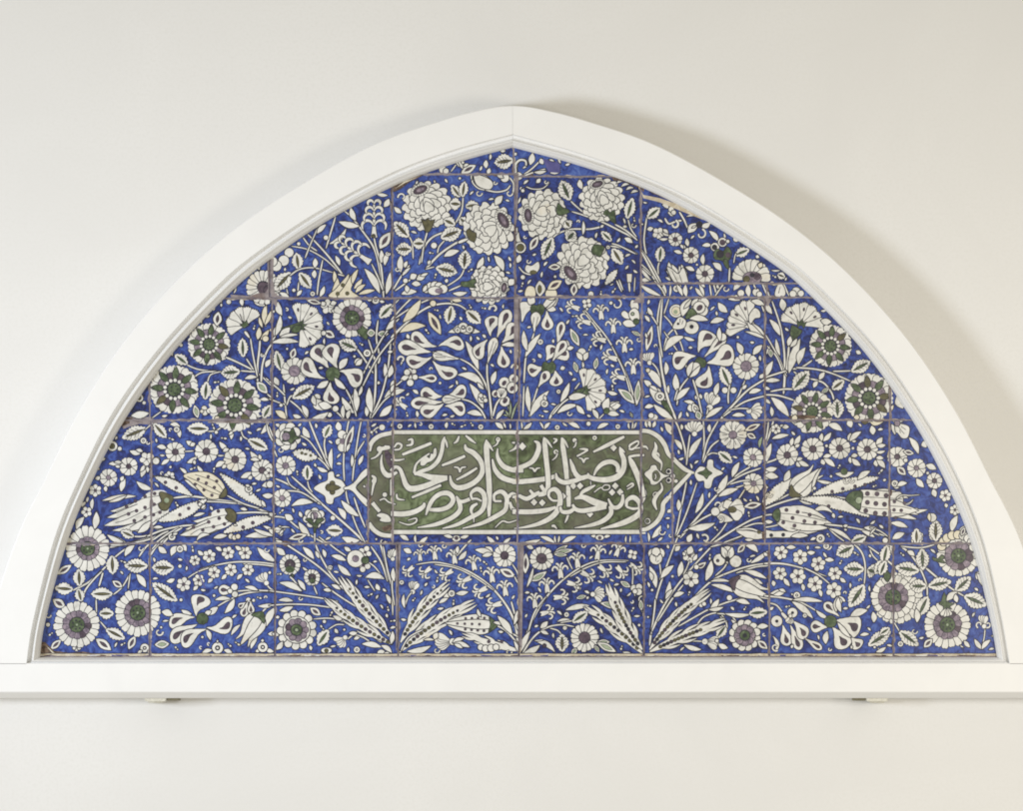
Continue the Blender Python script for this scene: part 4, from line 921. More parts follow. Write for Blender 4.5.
F(spline([(345,425),(365,400),(400,415),(412,435),(400,462),(370,460),(348,445)],3,True),'green',4)
F(leafpoly(300,520,365,440,56,0,'t')); L(300,520,330,430,34); L(310,525,375,455,30); S(9, 300,530, 250,600, 230,700); S(12, 330,540, 360,640, 390,770, w1=8)
L(235,620,222,505,42,b=-.04); L(225,670,310,590,38,b=-.05); S(8, 215,670, 235,600); L(385,660,375,630,18); L(350,665,345,640,14)
L(275,675,350,705,26,b=-.1); L(320,740,310,695,36); L(355,755,330,690,44); L(375,790,355,735,40,'e'); L(355,730,340,710,14)
C(690,200,216,155,7,2.2,'white',1,.1); L(780,280,670,180,40); L(780,285,655,240,20); L(780,275,700,190,16); L(765,110,745,160,2) if 0 else None
U(700,110,720,95,745,115,748,150,715,158,690,190,680,150)
L(545,120,488,60,44); L(440,185,525,165,36); L(550,38,625,45,20); L(695,48,775,75,36,b=-.05); S(8,760,80,775,120)
R(662,457,82,11,.28,.4,'purple'); L(635,385,605,310,42); L(705,385,762,325,40); L(560,585,505,455,76,'g')
S(9, 552,690, 550,640, 560,570); Dt(530,607,18); Dt(583,607,18); S(8, 560,720, 610,650, 655,545); L(640,600,665,575,22)
S(14, 500,790, 580,700, 680,600, 811,520, w1=9); S(10, 520,770, 650,680, 811,635); L(680,625,755,605,32); L(745,530,770,505,26); L(780,500,800,440,24)
Kb(435,715,285,95,6,1.2); L(470,640,490,560,34); S(8, 425,720, 415,770); L(410,780,515,712,34,b=-.04)
Kb(680,735,5,80,5,1.7); S(7, 560,730, 620,720, 680,722); L(575,765,655,765,26); L(775,585,811,600,20); L(240,785,258,740,18); L(790,380,811,330,20)

view(764, 293)
S(14, 122,630, 130,500, 125,350, 100,200, 50,50, w1=9); S(8, 140,520, 90,400, 10,260); S(12, 140,500, 150,400, 155,330); S(9, 120,500, 80,400, 20,330); L(155,500,225,285,52,b=-.02); L(100,390,75,285,24)
L(100,265,35,165,38); L(50,130,15,60,32); L(120,110,110,35,44); L(215,445,258,340,44,b=-.1)
C(232,200,-80,142,7,3.0,'green',1,.0); C(232,200,-80,142,1,.3,'green',1,.0) if 0 else None
U(165,280, 175,205, 215,225, 235,240, 205,275, 180,290, m='green'); L(150,330,165,270,32); L(165,335,205,285,26); L(355,170,420,180,42)
L(15,520,55,425,36,b=-.05); L(45,400,40,350,30,'e'); L(5,550,100,545,28); S(10, 0,530, 60,510, 140,485); S(10, 180,475, 240,460, 300,420)
S(11, 200,465, 320,475, 420,500, 540,550, w1=8); S(8, 430,488, 480,488, 545,485); S(7,185,490,205,505)
L(180,605,282,485,96,'g'); S(10, 290,535, 370,560, 420,620, 435,665); L(345,540,378,495,30); L(310,590,335,550,28); L(360,620,405,595,26,'e')
L(425,600,500,545,66,'s'); L(545,490,665,425,84,'g'); L(575,360,605,378,26); L(460,780,455,660,84,'g')
S(10, 40,615, 120,600, 180,600); S(10, 0,635, 90,640, 190,670); L(45,650,155,770,52,b=-.04); L(10,660,40,690,20); L(50,770,45,710,24)
R2(415,330,130,.1); R2(655,655,150,-.1)
R2(300,740,130,.25)
emit([(0,770),(180,775),(400,768),(420,780),(400,811),(0,811)],'mortar') if 0 else None
emit(circ(240,775,90,10,14),'chip'); L(190,800,195,760,36,m='cream'); L(375,800,380,775,36,m='cream'); L(580,790,580,760,36,m='cream')
view(810, 293)
L(545,640,580,720,60); L(520,700,500,740,20,m='cream'); S(8,495,600,500,700,m='cream')
# ---- top row and the slips under the point of the arch
view(220, 178)
R(270,680,108,17,.34,.3,'plum',rot=.2); emit(circ(275,690,40,12),'plum'); 
Dt(300,700,26,'plum'); L(85,720,100,680,10)
view(269, 178)
R(78,520,78,12,.1,.1,'plum',rot=.3) if 0 else None
for x, y, r in ((125,465,28),(92,515,32),(45,548,32),(20,520,30)): F(circ(x,y,r,12))
Dt(185,410,10); S(7, 140,425, 240,445, 340,500, 410,560, 465,610); S(12, 465,610, 380,500, 300,410, 240,350, w1=8); S(8, 212,370, 250,420, 300,455)
S(8, 305,310, 260,410, 225,500); S(9, 415,240, 385,340, 355,440); L(300,345,355,290,30,b=-.05); Dt(355,372,14); L(375,410,480,315,30,b=.14)
L(185,570,170,465,72,'s'); L(135,590,35,700,96,'s'); L(190,590,262,690,76,'s'); S(9, 130,610, 190,570, 280,560, 400,590, w1=6)
L(285,560,288,500,34); L(285,575,285,625,32); S(9, 335,510, 310,640, 300,730); S(8, 185,650, 178,730); S(7, 110,690, 120,740); L(65,715,130,760,30); L(318,740,345,675,28); Ring(272,722,14); L(175,735,205,700,24)
L(440,545,415,485,26); L(100,560,98,580,14); Dt(155,700,10)
S(8, 430,600, 470,610)
L(385,740,425,620,40,m='cream',b=.12); L(405,650,405,580,24,m='cream')
U(375,740, 420,690, 480,620, 498,605, 490,680, 520,740,m='cream'); U(430,745, 470,680, 520,600, 530,640, 510,700, 560,745,m='cream')
for x, y in ((460,668),(428,722),(488,720)): F(circ(x,y,12,8),'olive',2)
L(520,660,555,570,28,m='cream'); L(530,690,580,630,28,m='cream'); L(540,715,600,665,28,m='cream'); L(560,725,660,700,26,m='cream')
S(14, 715,750, 700,620, 660,450, 590,340, 520,250, 470,205, w1=7); S(12, 715,750, 700,560, 665,420, 655,370, w1=8); S(10, 710,700, 680,620, 640,535, w1=8)
L(565,300,435,272,40,b=-.05); L(540,265,510,185,36); L(690,720,595,565,46,b=.06); L(730,725,755,590,38,b=.04)
def plume(x, y, a, s, n=4):
    a = math.radians(a); ca, sa = math.cos(a), math.sin(a)
    f = lambda u, v, w: (x + s * (u * ca - v * sa), y + s * (u * sa + v * ca), w * s)
    F(ribbon(spline([f(0, 0, 40), f(40, 0, 24), f(110, 0, 14), f(220, 0, 9)], 4)), 'white', 4)
    for i in range(n):
        u = 78 + i * 46; q = 1 - i * .16
        for sg in (-1, 1):
            F(ribbon(spline([f(u - 6, 0, 6), f(u + 22 * q, sg * 22 * q, 12), f(u + 26 * q, sg * 52 * q, 17), f(u + 2, sg * 74 * q, 14), f(u - 30 * q, sg * 70 * q, 5)], 4)), 'white', 4)
plume(655,370,-90,1.0); plume(630,525,214,1.05); Dt(652,362,9,'olive')
L(690,440,755,340,66,'d'); L(700,530,700,450,32); L(722,545,750,465,32,b=-.1); Q(740,470,16); L(718,180,748,130,36); L(740,108,670,98,22)
Ring(665,765,2) if 0 else None

view(391, 173)
S(11, 175,570, 210,460, 260,400, 330,370); S(13, 215,600, 300,510, 400,440, 480,405, w1=12); S(9, 190,560, 205,450, 228,360); S(9, 395,325, 440,240, 450,140); S(8, 138,535, 132,440, 110,390)
S(8, 290,500, 300,460, 335,420); S(8, 350,705, 430,650, 460,590); S(9, 360,735, 440,700); S(7, 215,600, 270,585)
P(225,205,148,182,105,.27,(230,330,90,52)); 
F(spline([(190,290),(215,300),(230,285),(245,300),(272,292),(255,335),(238,365),(218,365),(205,330)],2,True),'olive',4)
L(110,400,20,305,86,'s'); L(130,475,28,475,86,'s'); L(208,440,135,440,72,'s'); L(435,195,365,190,80,'s'); L(330,290,400,325,70,'s')
L(430,150,378,75,56,'s'); L(445,150,460,50,58,'s'); L(465,210,545,195,64,'s'); L(310,405,440,355,94,'s'); L(430,280,470,320,60,'s'); Dt(268,452,18)
L(330,520,425,485,40,b=-.06); L(455,600,465,480,84,'s'); L(280,590,415,622,88,'s'); L(232,570,245,545,20)
Q(68,150,26,3,1,10); L(65,250,20,212,30); L(270,45,275,60,10); L(155,70,165,50,12)
P(608,350,158,700,295,.30,(520,400,180,58)); F(spline([(470,365),(490,350),(510,370),(530,375),(530,400),(520,428),(495,420),(480,400)],2,True),'olive',4)
S(20, 420,435, 480,410, w1=14); L(650,200,695,142,44); L(645,515,702,610,46,b=-.08); L(535,595,575,525,36)
P(610,700,118,705,715,.22,(500,690,180,50)); F(spline([(440,680),(480,678),(520,660),(530,680),(515,695),(530,715),(480,710),(442,705)],2,True),'green',4)
L(735,700,770,665,44); L(385,750,475,745,28); L(345,685,350,660,22)
S(10, 15,725, 60,650, 115,575); S(9, 25,735, 100,680, 150,640); L(60,620,62,515,40); L(85,590,100,550,24); Q(38,600,16); L(70,640,120,590,20)
L(120,660,160,635,40); L(160,665,215,640,40); L(130,690,185,695,34); Dt(90,672,14); L(185,640,230,625,18); L(65,755,160,740,38); L(100,745,95,700,30)
for i in range(5): F(circ(222+26*i,722-20*math.sin(i*.8),26,10))
F(circ(275,735,44,12,26)); emit(circ(300,735,28,8,18),'purple'); L(200,740,222,700,24)
U(510,30, 530,15, 580,15, 620,40, 635,65, 620,95, 585,95, 545,70, 520,50); S(8, 505,20, 510,60, 545,95, 590,105); S(7, 500,10, 502,40); Q(650,60,14); Q(548,125,22); S(9, 590,105, 660,118, 720,105, 745,75); S(9, 760,130, 765,70, 740,30, 715,20); Dt(710,30,26); L(700,30,660,12,26); Q(738,125,22,0,1,8)
emit([(0,60),(0,150),(15,120),(60,100),(110,60),(170,28),(205,12),(205,0),(90,30)],'chip'); emit([(30,95),(90,60),(160,28),(190,16),(150,30),(80,55)],'cream')

view(430, 120)
U(275,345,310,345,370,370,392,400,375,430,330,425,290,400)
L(85,330,72,295,40); Dt(80,310,22); Dt(100,318,16); S(7, 130,322, 165,275); L(205,305,170,255,22); S(8,165,260,180,290); L(195,330,285,282,50,'d'); Dt(205,265,8); L(210,290,240,275,18)
L(350,300,350,250,30); L(358,335,372,300,26); L(520,250,400,268,98,'s'); L(525,220,540,205,20); L(440,195,470,190,14)
S(9, 540,345, 545,270, 590,245, 605,280, 580,300); F(circ(552,350,24,10)); S(9, 580,345, 640,300, 700,240); L(625,280,640,205,40); L(690,240,705,275,30); S(9, 580,350, 650,325, 720,305); L(650,325,725,318,22); S(16, 535,330, 532,280, 560,250, 595,255, 600,285, w1=10)
L(750,330,811,325,30,m='white'); L(755,305,811,300,16); L(770,320,811,312,10)
emit([(700,240),(811,262),(811,330),(740,325)],'smear')

view(514, 173)
S(11, 770,415, 680,370, 560,310, 440,265, 360,240, w1=8); S(9, 432,245, 380,200, 355,175); S(11, 770,505, 690,470, 600,455, w1=9); S(8, 760,505, 660,455, 610,440)
S(11, 545,335, 470,350, 360,350, 280,375, 240,405, w1=8); L(540,340,560,325,16); S(8, 765,400, 730,350, 712,290); S(10, 770,420, 700,360, 630,320)
L(348,170,295,45,96,'g'); P(180,255,150,88,265,.25,(295,230,0,60)); F(spline([(265,245),(275,190),(300,215),(330,225),(345,242),(320,255),(285,265)],2,True),'green',4)
P(550,165,136,520,70,.22,(610,265,60,50)); F(spline([(558,255),(580,228),(598,250),(625,232),(630,280),(632,312),(608,300),(590,270)],2,True),'green',4)
P(430,560,160,352,625,.30,(540,480,0,60)); F(spline([(485,480),(500,450),(530,450),(562,462),(550,495),(535,522),(510,510),(490,505)],2,True),'green',4)
L(100,480,150,395,48,'d'); L(240,400,180,540,86,'g'); L(320,300,350,340,66,'s'); L(330,420,380,365,90,'g'); L(430,385,432,300,20); L(705,285,740,155,70,'g'); Q(745,325,18); L(680,335,705,335,18)
L(608,425,545,365,50,'g'); L(615,470,675,570,78,'s'); L(690,405,740,435,30); Ring(587,463,11)
L(290,585,215,588,42,'d'); L(370,765,378,690,46,'d'); L(570,695,645,600,36,'d'); F(leafpoly(570,695,645,602,40,0,'p',4))
S(6, 75,85, 120,100, 180,95, 220,60); Q(48,95,14); L(60,70,90,45,16); Q(200,55,14); L(140,60,165,35,26); Dt(55,110,10); L(25,190,40,150,12); L(410,40,425,100,34,b=.1)
for i in range(4): L(640+i*30,65+i*20,690+i*28,48+i*22,16,b=-.15)
U(12,365,28,370,35,410,50,440,20,430); F(circ(40,465,34,14)); F(circ(40,465,22,12),'olive',4); L(20,560,35,510,34); L(8,390,20,340,20)
U(70,600, 80,575, 110,580, 150,555, 158,590, 140,620, 110,630, 85,620); emit(circ(120,618,24,8,14),'olive'); Q(90,550,16); S(8, 30,585, 60,620, 105,635); Dt(55,650,13)
F(circ(98,745,32,12),'cream'); F(circ(232,755,36,12),'cream'); L(160,770,160,672,66); F(circ(160,725,12,8,26),'olive',3); L(210,725,298,672,56,'d',0,'cream'); U(70,765,85,710,125,715,130,768,m='cream')
Dt(480,755,16); S(9, 640,670, 672,740); S(8, 655,665, 680,730); S(12, 715,650, 722,740); L(705,660,735,655,30) ; F([(705,630),(735,630),(732,680),(708,680)]); S(6,755,650,750,740); L(620,690,600,700,6)
emit([(590,0),(620,45),(700,55),(770,90),(811,120),(811,60),(700,10)],'chip')

view(640, 178)
S(9, 40,480, 25,380, 45,230); L(45,250,125,185,66,'g'); L(10,285,20,290,10); S(10, 0,440, 60,520, 130,650); S(12, 10,460, 80,590, 160,740); S(8, 0,530, 60,590, 120,680)
L(0,640,75,635,24); L(5,560,70,640,20); S(7, 15,560, 70,610)
L(45,320,82,312,28); B(115,345,36,5,c=.12); L(140,345,180,360,22); L(145,320,175,345,22); L(120,380,175,378,16); L(20,150,45,155,10)
for x, y, r, n in ((220,383,42,8),(318,482,50,8),(405,598,56,8)): R(x,y,r,n,.2,.3,'plum')
for a in ((300,425,292,378,26),(262,420,285,435,20),(262,470,212,455,24),(395,540,395,475,28),(350,545,360,535,14),(340,578,285,555,28),(252,415,270,440,16)): L(*a)
L(120,525,132,425,64,'g'); S(8, 115,600, 112,560, 120,525); L(140,165,180,190,24,b=-.1); L(175,215,225,215,40); F(circ(195,195,16,9)); F(circ(210,215,14,9))
S(11, 155,250, 180,285, 225,270, 260,265); Q(215,290,28,5,1,13); S(11, 245,210, 275,260, 300,310, 330,285, w1=9); L(290,240,345,235,10); Q(380,350,34,5,1,11)
L(300,340,360,285,52,b=-.05); L(380,300,440,280,34,b=.12); F(circ(370,290,20,10),'ink',2); L(350,300,325,310,8)
L(490,395,432,330,32); L(445,420,388,422,26); L(525,345,530,380,12)
F(circ(468,430,26,10)); F(circ(465,432,18,10),'ink',0); F(circ(515,400,28,10)); F(circ(515,402,20,10),'plum',0); U(460,480,480,445,520,460,545,430,570,470,545,520,500,510,470,505,m='green'); emit(circ(500,475,26,8),'ink'); emit(circ(550,480,18,8),'plum'); S(34, 530,510, 550,565, m='green', w1=14); S(10, 560,560, 555,650)
L(595,480,682,445,62,'g'); S(6, 585,530, 592,490, 600,470); L(455,530,508,580,38,b=-.1); F(circ(600,380,18,9)); Dt(548,395,10)
for i in range(8):
    petal(695,625,20,118,3.3+i*.42,26,'white',.03)
F(circ(700,625,58,14,40),'purple',4); F(circ(665,630,20,8),'olive',3); F(circ(730,612,22,8),'plum',3); F(circ(700,605,16,8),'ink',0); L(728,500,735,480,24); L(745,560,760,530,30,m='cream')
for q in ((220,650,180,525,44),(240,650,200,540,40),(240,655,165,580,26),(270,655,245,550,46),(285,655,258,540,36),(190,640,160,620,14)): L(*q)
U(170,560,200,570,240,600,270,560,298,640,290,655,220,655); I(4,200,580,235,650); I(4,245,600,262,650)
emit([(0,55),(0,60),(20,105),(120,125),(230,160),(330,200),(430,260),(420,270),(330,235),(230,195),(120,150),(20,125)],'paleclay')
emit([(0,50),(90,100),(250,170),(400,250),(380,215),(200,110),(60,50)],'chip')
# the low strip of slips under the right-hand top tile
L(155,740,150,665,34); L(185,740,190,668,14); Ring(228,690,20); Q(240,670,14); L(265,735,230,665,24); L(290,740,285,665,30); L(400,740,345,685,26); L(370,665,400,735,20); L(405,680,380,665,16)
S(9, 445,735, 435,665); S(9, 480,740, 470,700, 460,665); S(9, 470,735, 500,690, 520,665); Q(535,690,20); L(490,690,482,665,16); L(585,700,640,655,34,b=-.12); L(680,740,675,665,34); Dt(630,718,20); Dt(600,740,10); Dt(725,712,22); Dt(745,725,16)
S(9, 90,640, 140,700, 160,745); L(0,665,130,735,28); S(14, 775,665, 811,740)
view(700, 178)
L(445,575,500,575,10); L(485,600,530,620,44,'s'); L(530,640,540,620,10); S(9, 400,660, 435,740); S(9, 385,650, 420,735); S(9, 520,655, 555,735); U(470,735,480,680,505,655,530,700,525,735); I(4,490,720,500,680); Dt(600,708,26); Dt(580,722,20); Dt(630,720,18); L(450,665,480,662,16)
L(335,660,350,690,10); L(705,440,710,430,4)

# broad mortar and old losses at some joints
view(220, 178)
emit([(295,520),(335,500),(330,640),(345,730),(420,742),(600,744),(600,752),(60,755),(80,738),(200,738),(270,735),(300,690)],'mortar')
view(700, 178)
emit([(300,738),(360,742),(380,735),(470,732),(450,745),(440,770),(425,800),(400,795),(395,765),(360,748)],'mortar')
view(147, 293)
emit([(520,10),(640,18),(700,0),(811,0),(811,90),(790,70),(770,40),(700,32),(600,38),(530,45)],'mortar')
view(514, 173)
emit([(0,0),(30,0),(22,200),(8,420),(0,811)],'mortar'); emit([(770,770),(811,740),(811,811),(740,811)],'mortar')
view(514, 293)
emit([(0,0),(60,25),(40,60),(30,300),(20,420),(0,700)],'mortar')
view(514, 535)
emit([(20,60),(58,40),(62,120),(56,300),(52,500),(50,700),(30,740)],'mortar')
view(391, 535)
emit([(30,50),(62,60),(48,300),(52,560),(30,730)],'mortar')
from mathutils.geometry import tessellate_polygon as mathutils_tess
WORLD = 0.56
KEY = ((-3.7, -3.5, -.12), .95, 29.5)
FILL = ((2.3, -3.6, -.2), .95, 9.5)
# ------------------------------------------------------------------ arch curves, in photo pixels
def cr(pts, n=180):                               # smooth curve resampled to n even steps
    p = spline(pts, 24); d = [0]
    for a, b in zip(p, p[1:]): d.append(d[-1] + math.hypot(b[0] - a[0], b[1] - a[1]))
    out = []; j = 0
    for i in range(n):
        t = d[-1] * i / (n - 1)
        while j < len(d) - 2 and d[j + 1] < t: j += 1
        u = (t - d[j]) / ((d[j + 1] - d[j]) or 1); out.append((p[j][0] + (p[j + 1][0] - p[j][0]) * u, p[j][1] + (p[j + 1][1] - p[j][1]) * u))
    return out
IN_L = cr([(40.2,657.5),(45.8,620),(67.5,542),(92,482),(125.5,419),(172,354),(230,293),(269,260.5),(330,219.5),(399,184),(455,163.5),(512.6,147.6)])
IN_R = cr([(996.8,657.5),(989,615),(970,541),(943,477),(910,417),(864,352),(807.5,293),(770,262),(694.5,214.2),(640,187),(575,164.5),(512.6,147.6)])
CR_L = cr([(26.4,664),(33.4,620),(54,540),(79,478.6),(113,412),(160,347),(216,287),(256,253),(319,211),(390,173.5),(450,151),(512.6,134.2)])
CR_R = cr([(1009.6,664),(1001,614),(983.5,540),(957,474),(922,412),(877,348),(820,287),(782,255),(704,205),(646,177),(578,152.5),(512.6,134.2)])
OU_R = cr([(1052,664),(1043,608),(1018,534),(990,478),(955,410),(909,341),(851,276),(791,225),(721,180),(651,143),(583,119.8),(548,110.6),(527,106.6),(512.6,105.6)])
OU_L = [(512.6 - (x - 512.6) * .978, y) for x, y in OU_R]
def lerp(a, b, t): return [(p[0] + (q[0] - p[0]) * t, p[1] + (q[1] - p[1]) * t) for p, q in zip(a, b)]

def new_obj(name, me, parent=None, origin=None):
    o = bpy.data.objects.new(name, me); COL.objects.link(o)
    if origin is not None: o.location = origin
    if parent is not None: o.parent = parent
    return o
def mesh(name, verts, faces, mats, idx=None, smooth=False):
    me = bpy.data.meshes.new(name); me.from_pydata(verts, [], faces)
    for m in mats: me.materials.append(m)
    if idx is not None: me.polygons.foreach_set('material_index', idx)
    if smooth: me.polygons.foreach_set('use_smooth', [True] * len(me.polygons))
    me.update(); return me
def tag(o, label=None, cat=None, group=None, kind=None):
    if label: o['label'] = label
    if cat: o['category'] = cat
    if group: o['group'] = group
    if kind: o['kind'] = kind
def empty(name, loc):
    o = bpy.data.objects.new(name, None); COL.objects.link(o); o.location = loc; o.empty_display_size = .05
    return o

# ---- wall
bm = bmesh.new()
bmesh.ops.create_grid(bm, x_segments=2, y_segments=2, size=1)
for v in bm.verts: v.co = Vector((v.co.x * 3.2, 0, v.co.y * 2.2))
me = bpy.data.meshes.new('wall'); bm.to_mesh(me); bm.free(); me.materials.append(M['wall'])
wall = new_obj('wall', me); tag(wall, 'smooth off-white plastered wall behind the arched frame', 'wall', kind='structure')
for p in me.polygons: 
    if p.normal.y > 0: p.flip()

# ---- frame
frame = empty('arched_frame', W(512.6, 692, 0))
tag(frame, 'white painted pointed arch frame with a bottom rail, standing proud of the wall', 'frame')
def sub(p): return tuple(a - b for a, b in zip(p, frame.location))
def loft(rings, name, m, parent, flip=False, smooth=False):
    n = len(rings[0]); vs = [sub(p) for r in rings for p in r]; fs = []
    for i in range(len(rings) - 1):
        for j in range(n - 1):
            a = i * n + j; f = (a, a + 1, a + n + 1, a + n)
            fs.append(f[::-1] if flip else f)
    return new_obj(name, mesh(name, vs, fs, [m], smooth=smooth), parent)
def ring(c, y): return [W(x, yy, y) for x, yy in c]
GAP = .07
for side, (inn, cre, out) in enumerate(((IN_L, CR_L, OU_L), (IN_R, CR_R, OU_R))):
    sg = -1 if side == 0 else 1
    fix = lambda c: [(x + (sg * GAP if i == len(c) - 1 else 0), y) for i, (x, y) in enumerate(c)]
    i_, c_, o_ = fix(inn), fix(cre), fix(out)
    ch = lerp(o_, c_, .022)
    rings = [ring(o_, 0.002), ring(o_, Y_FACE + .0016), ring(ch, Y_FACE), ring(lerp(o_, c_, .995), Y_FACE), ring(c_, Y_FACE + .0012), ring(c_, Y_FACE + .008), ring(c_, Y_TILE + .03)]
    limb = loft(rings, 'arch_limb', M['paint'], frame, flip=(side == 1))
    prof = [(-.03, .004), (-.005, .004), (.0, .0055), (.03, .0095), (.09, .0125), (.18, .0135), (.30, .0130), (.38, .0105), (.43, .0060), (.46, .0032), (.49, .0025), (.53, .0032), (.61, .0062), (.70, .0095), (.80, .0125), (.90, .0175), (.97, .0225), (1.0, .028), (1.0, .055)]
    rings = [ring(lerp(c_, i_, f), Y_FACE + d) for f, d in prof]
    mo = loft(rings, 'moulding', M['paint'], limb, flip=(side == 1))
# bottom rail with its own moulding, a chamfered lower edge and a flat back
X0, X1 = -70.0, 1094.0
yc0, yc1 = 663.0, 661.0
BP = [(-.03, .004), (.0, .0055), (.05, .0085), (.12, .0095), (.18, .0085), (.24, .0050), (.30, .0028), (.38, .0024), (.48, .0040), (.62, .0075), (.75, .0115), (.88, .0165), (.97, .0225), (1.0, .028), (1.0, .055)]
prof = [(663.2 - 6.0 * f, Y_FACE + d) for f, d in BP][::-1]
vs, fs = [], []
def railmesh(name, prof, xa, xb, segs=1, parent=None, m='paint', tilt=0.0, miter=False):
    vs, fs = [], []; n = len(prof)
    for k in range(segs + 1):
        x = xa + (xb - xa) * k / segs
        for (y, d) in prof:
            xx = x
            if miter:
                t = (663.5 - y) / 6.3
                xx = x + (13.2 * t if k == 0 else 0) - (13.2 * t if k == segs else 0)
            vs.append(sub(W(xx, y + tilt * (x - 25) / 983, d)))
    for k in range(segs):
        for j in range(n - 1):
            a = k * n + j; fs.append((a, a + 1, a + n + 1, a + n))
    if not miter: fs += [tuple(range(n))[::-1], tuple(range(segs * n, segs * n + n))]
    return new_obj(name, mesh(name, vs, fs, [M[m]]), parent)
rail = railmesh('bottom_rail', [(663.2, 0.002), (663.2, Y_FACE + .0012), (663.6, Y_FACE), (691.6, Y_FACE), (692.4, Y_FACE + .0012), (697.6, Y_FACE + .030), (698.2, Y_FACE + .034), (698.2, 0.002)], X0, X1, 1, frame)
rmould = railmesh('moulding', prof, 26.6, 1009.4, 1, rail, miter=True)
# plug the strip between the crease and the arch limbs' feet
for nm, x in (('end_cap', X0), ('end_cap', X1)): pass

# ---- support clips under the rail
for lab, x in (('small pale metal clip under the left part of the bottom rail', 155.5), ('small pale metal clip under the right part of the bottom rail', 877.0)):
    bm = bmesh.new()
    for (a, b, c, d, e, f) in ((-11, 11, 697.8, 701.5, -.074, -.030), (-8, 8, 698.0, 703.0, -.034, -.001)):
        r = bmesh.ops.create_cube(bm, size=1)['verts']
        for v in r:
            p = W(x + (a if v.co.x < 0 else b) * (1 if v.co.z > 0 else .93), c if v.co.z > 0 else d, e if v.co.y < 0 else f)
            v.co = Vector(p) - Vector(W(x, 700, -.0))
    bmesh.ops.bevel(bm, geom=list(bm.edges), offset=.0012, segments=2, affect='EDGES')
    me = bpy.data.meshes.new('support_clip'); bm.to_mesh(me); bm.free(); me.materials.append(M['steel'])
    o = new_obj('support_clip', me, origin=W(x, 700, 0)); tag(o, lab, 'clip', 'clips holding up the bottom rail')
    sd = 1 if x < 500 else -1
    bm = bmesh.new(); r = bmesh.ops.create_cube(bm, size=1)['verts']  # added dark box standing in for the shadow next to the clip
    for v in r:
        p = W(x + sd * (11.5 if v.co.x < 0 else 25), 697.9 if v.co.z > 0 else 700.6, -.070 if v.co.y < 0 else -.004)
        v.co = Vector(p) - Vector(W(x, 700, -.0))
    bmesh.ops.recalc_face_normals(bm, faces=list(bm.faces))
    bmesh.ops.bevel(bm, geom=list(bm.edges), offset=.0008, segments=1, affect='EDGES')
    me = bpy.data.meshes.new('shadow_block'); bm.to_mesh(me); bm.free(); me.materials.append(M['shadow_block'])
    new_obj('shadow_block', me, o)

# ---- tile panel
panel = empty('tile_panel', W(512.6, 657, Y_TILE + .012))
tag(panel, 'pointed arch panel of blue and white floral tiles with a green inscription', 'tile panel')

arch_poly = lerp(IN_L, CR_L, .45) + lerp(IN_R, CR_R, .45)[::-1]      # tiles reach a little under the moulding
arch_poly = [(x, min(y, 660)) for x, y in arch_poly]
def clip_half(poly, a, b, c):                      # keep a*x + b*y + c >= 0
    out = []; n = len(poly)
    for i in range(n):
        p, q = poly[i], poly[(i + 1) % n]
        dp, dq = a * p[0] + b * p[1] + c, a * q[0] + b * q[1] + c
        if dp >= 0: out.append(p)
        if (dp >= 0) != (dq >= 0):
            t = dp / (dp - dq); out.append((p[0] + (q[0] - p[0]) * t, p[1] + (q[1] - p[1]) * t))
    return out
def hull(pts):
    pts = sorted(set((round(x, 3), round(y, 3)) for x, y in pts)); h = []
    for seq in (pts, pts[::-1]):
        k = len(h)
        for p in seq:
            while len(h) >= k + 2 and (h[-1][0] - h[-2][0]) * (p[1] - h[-2][1]) - (h[-1][1] - h[-2][1]) * (p[0] - h[-2][0]) <= 0: h.pop()
            h.append(p)
        h.pop()
    return h
arch_poly = hull(arch_poly[::3] + [arch_poly[0], arch_poly[-1]])
def planes(poly):
    cx = sum(p[0] for p in poly) / len(poly); cy = sum(p[1] for p in poly) / len(poly); out = []
    for i in range(len(poly)):
        (x0, y0), (x1, y1) = poly[i], poly[(i + 1) % len(poly)]
        a, b = y0 - y1, x1 - x0; l = math.hypot(a, b)
        if l < 1e-6: continue
        a, b = a / l, b / l; c = -(a * x0 + b * y0)
        if a * cx + b * cy + c < 0: a, b, c = -a, -b, -c
        out.append((a, b, c))
    return out
AP = planes(arch_poly)

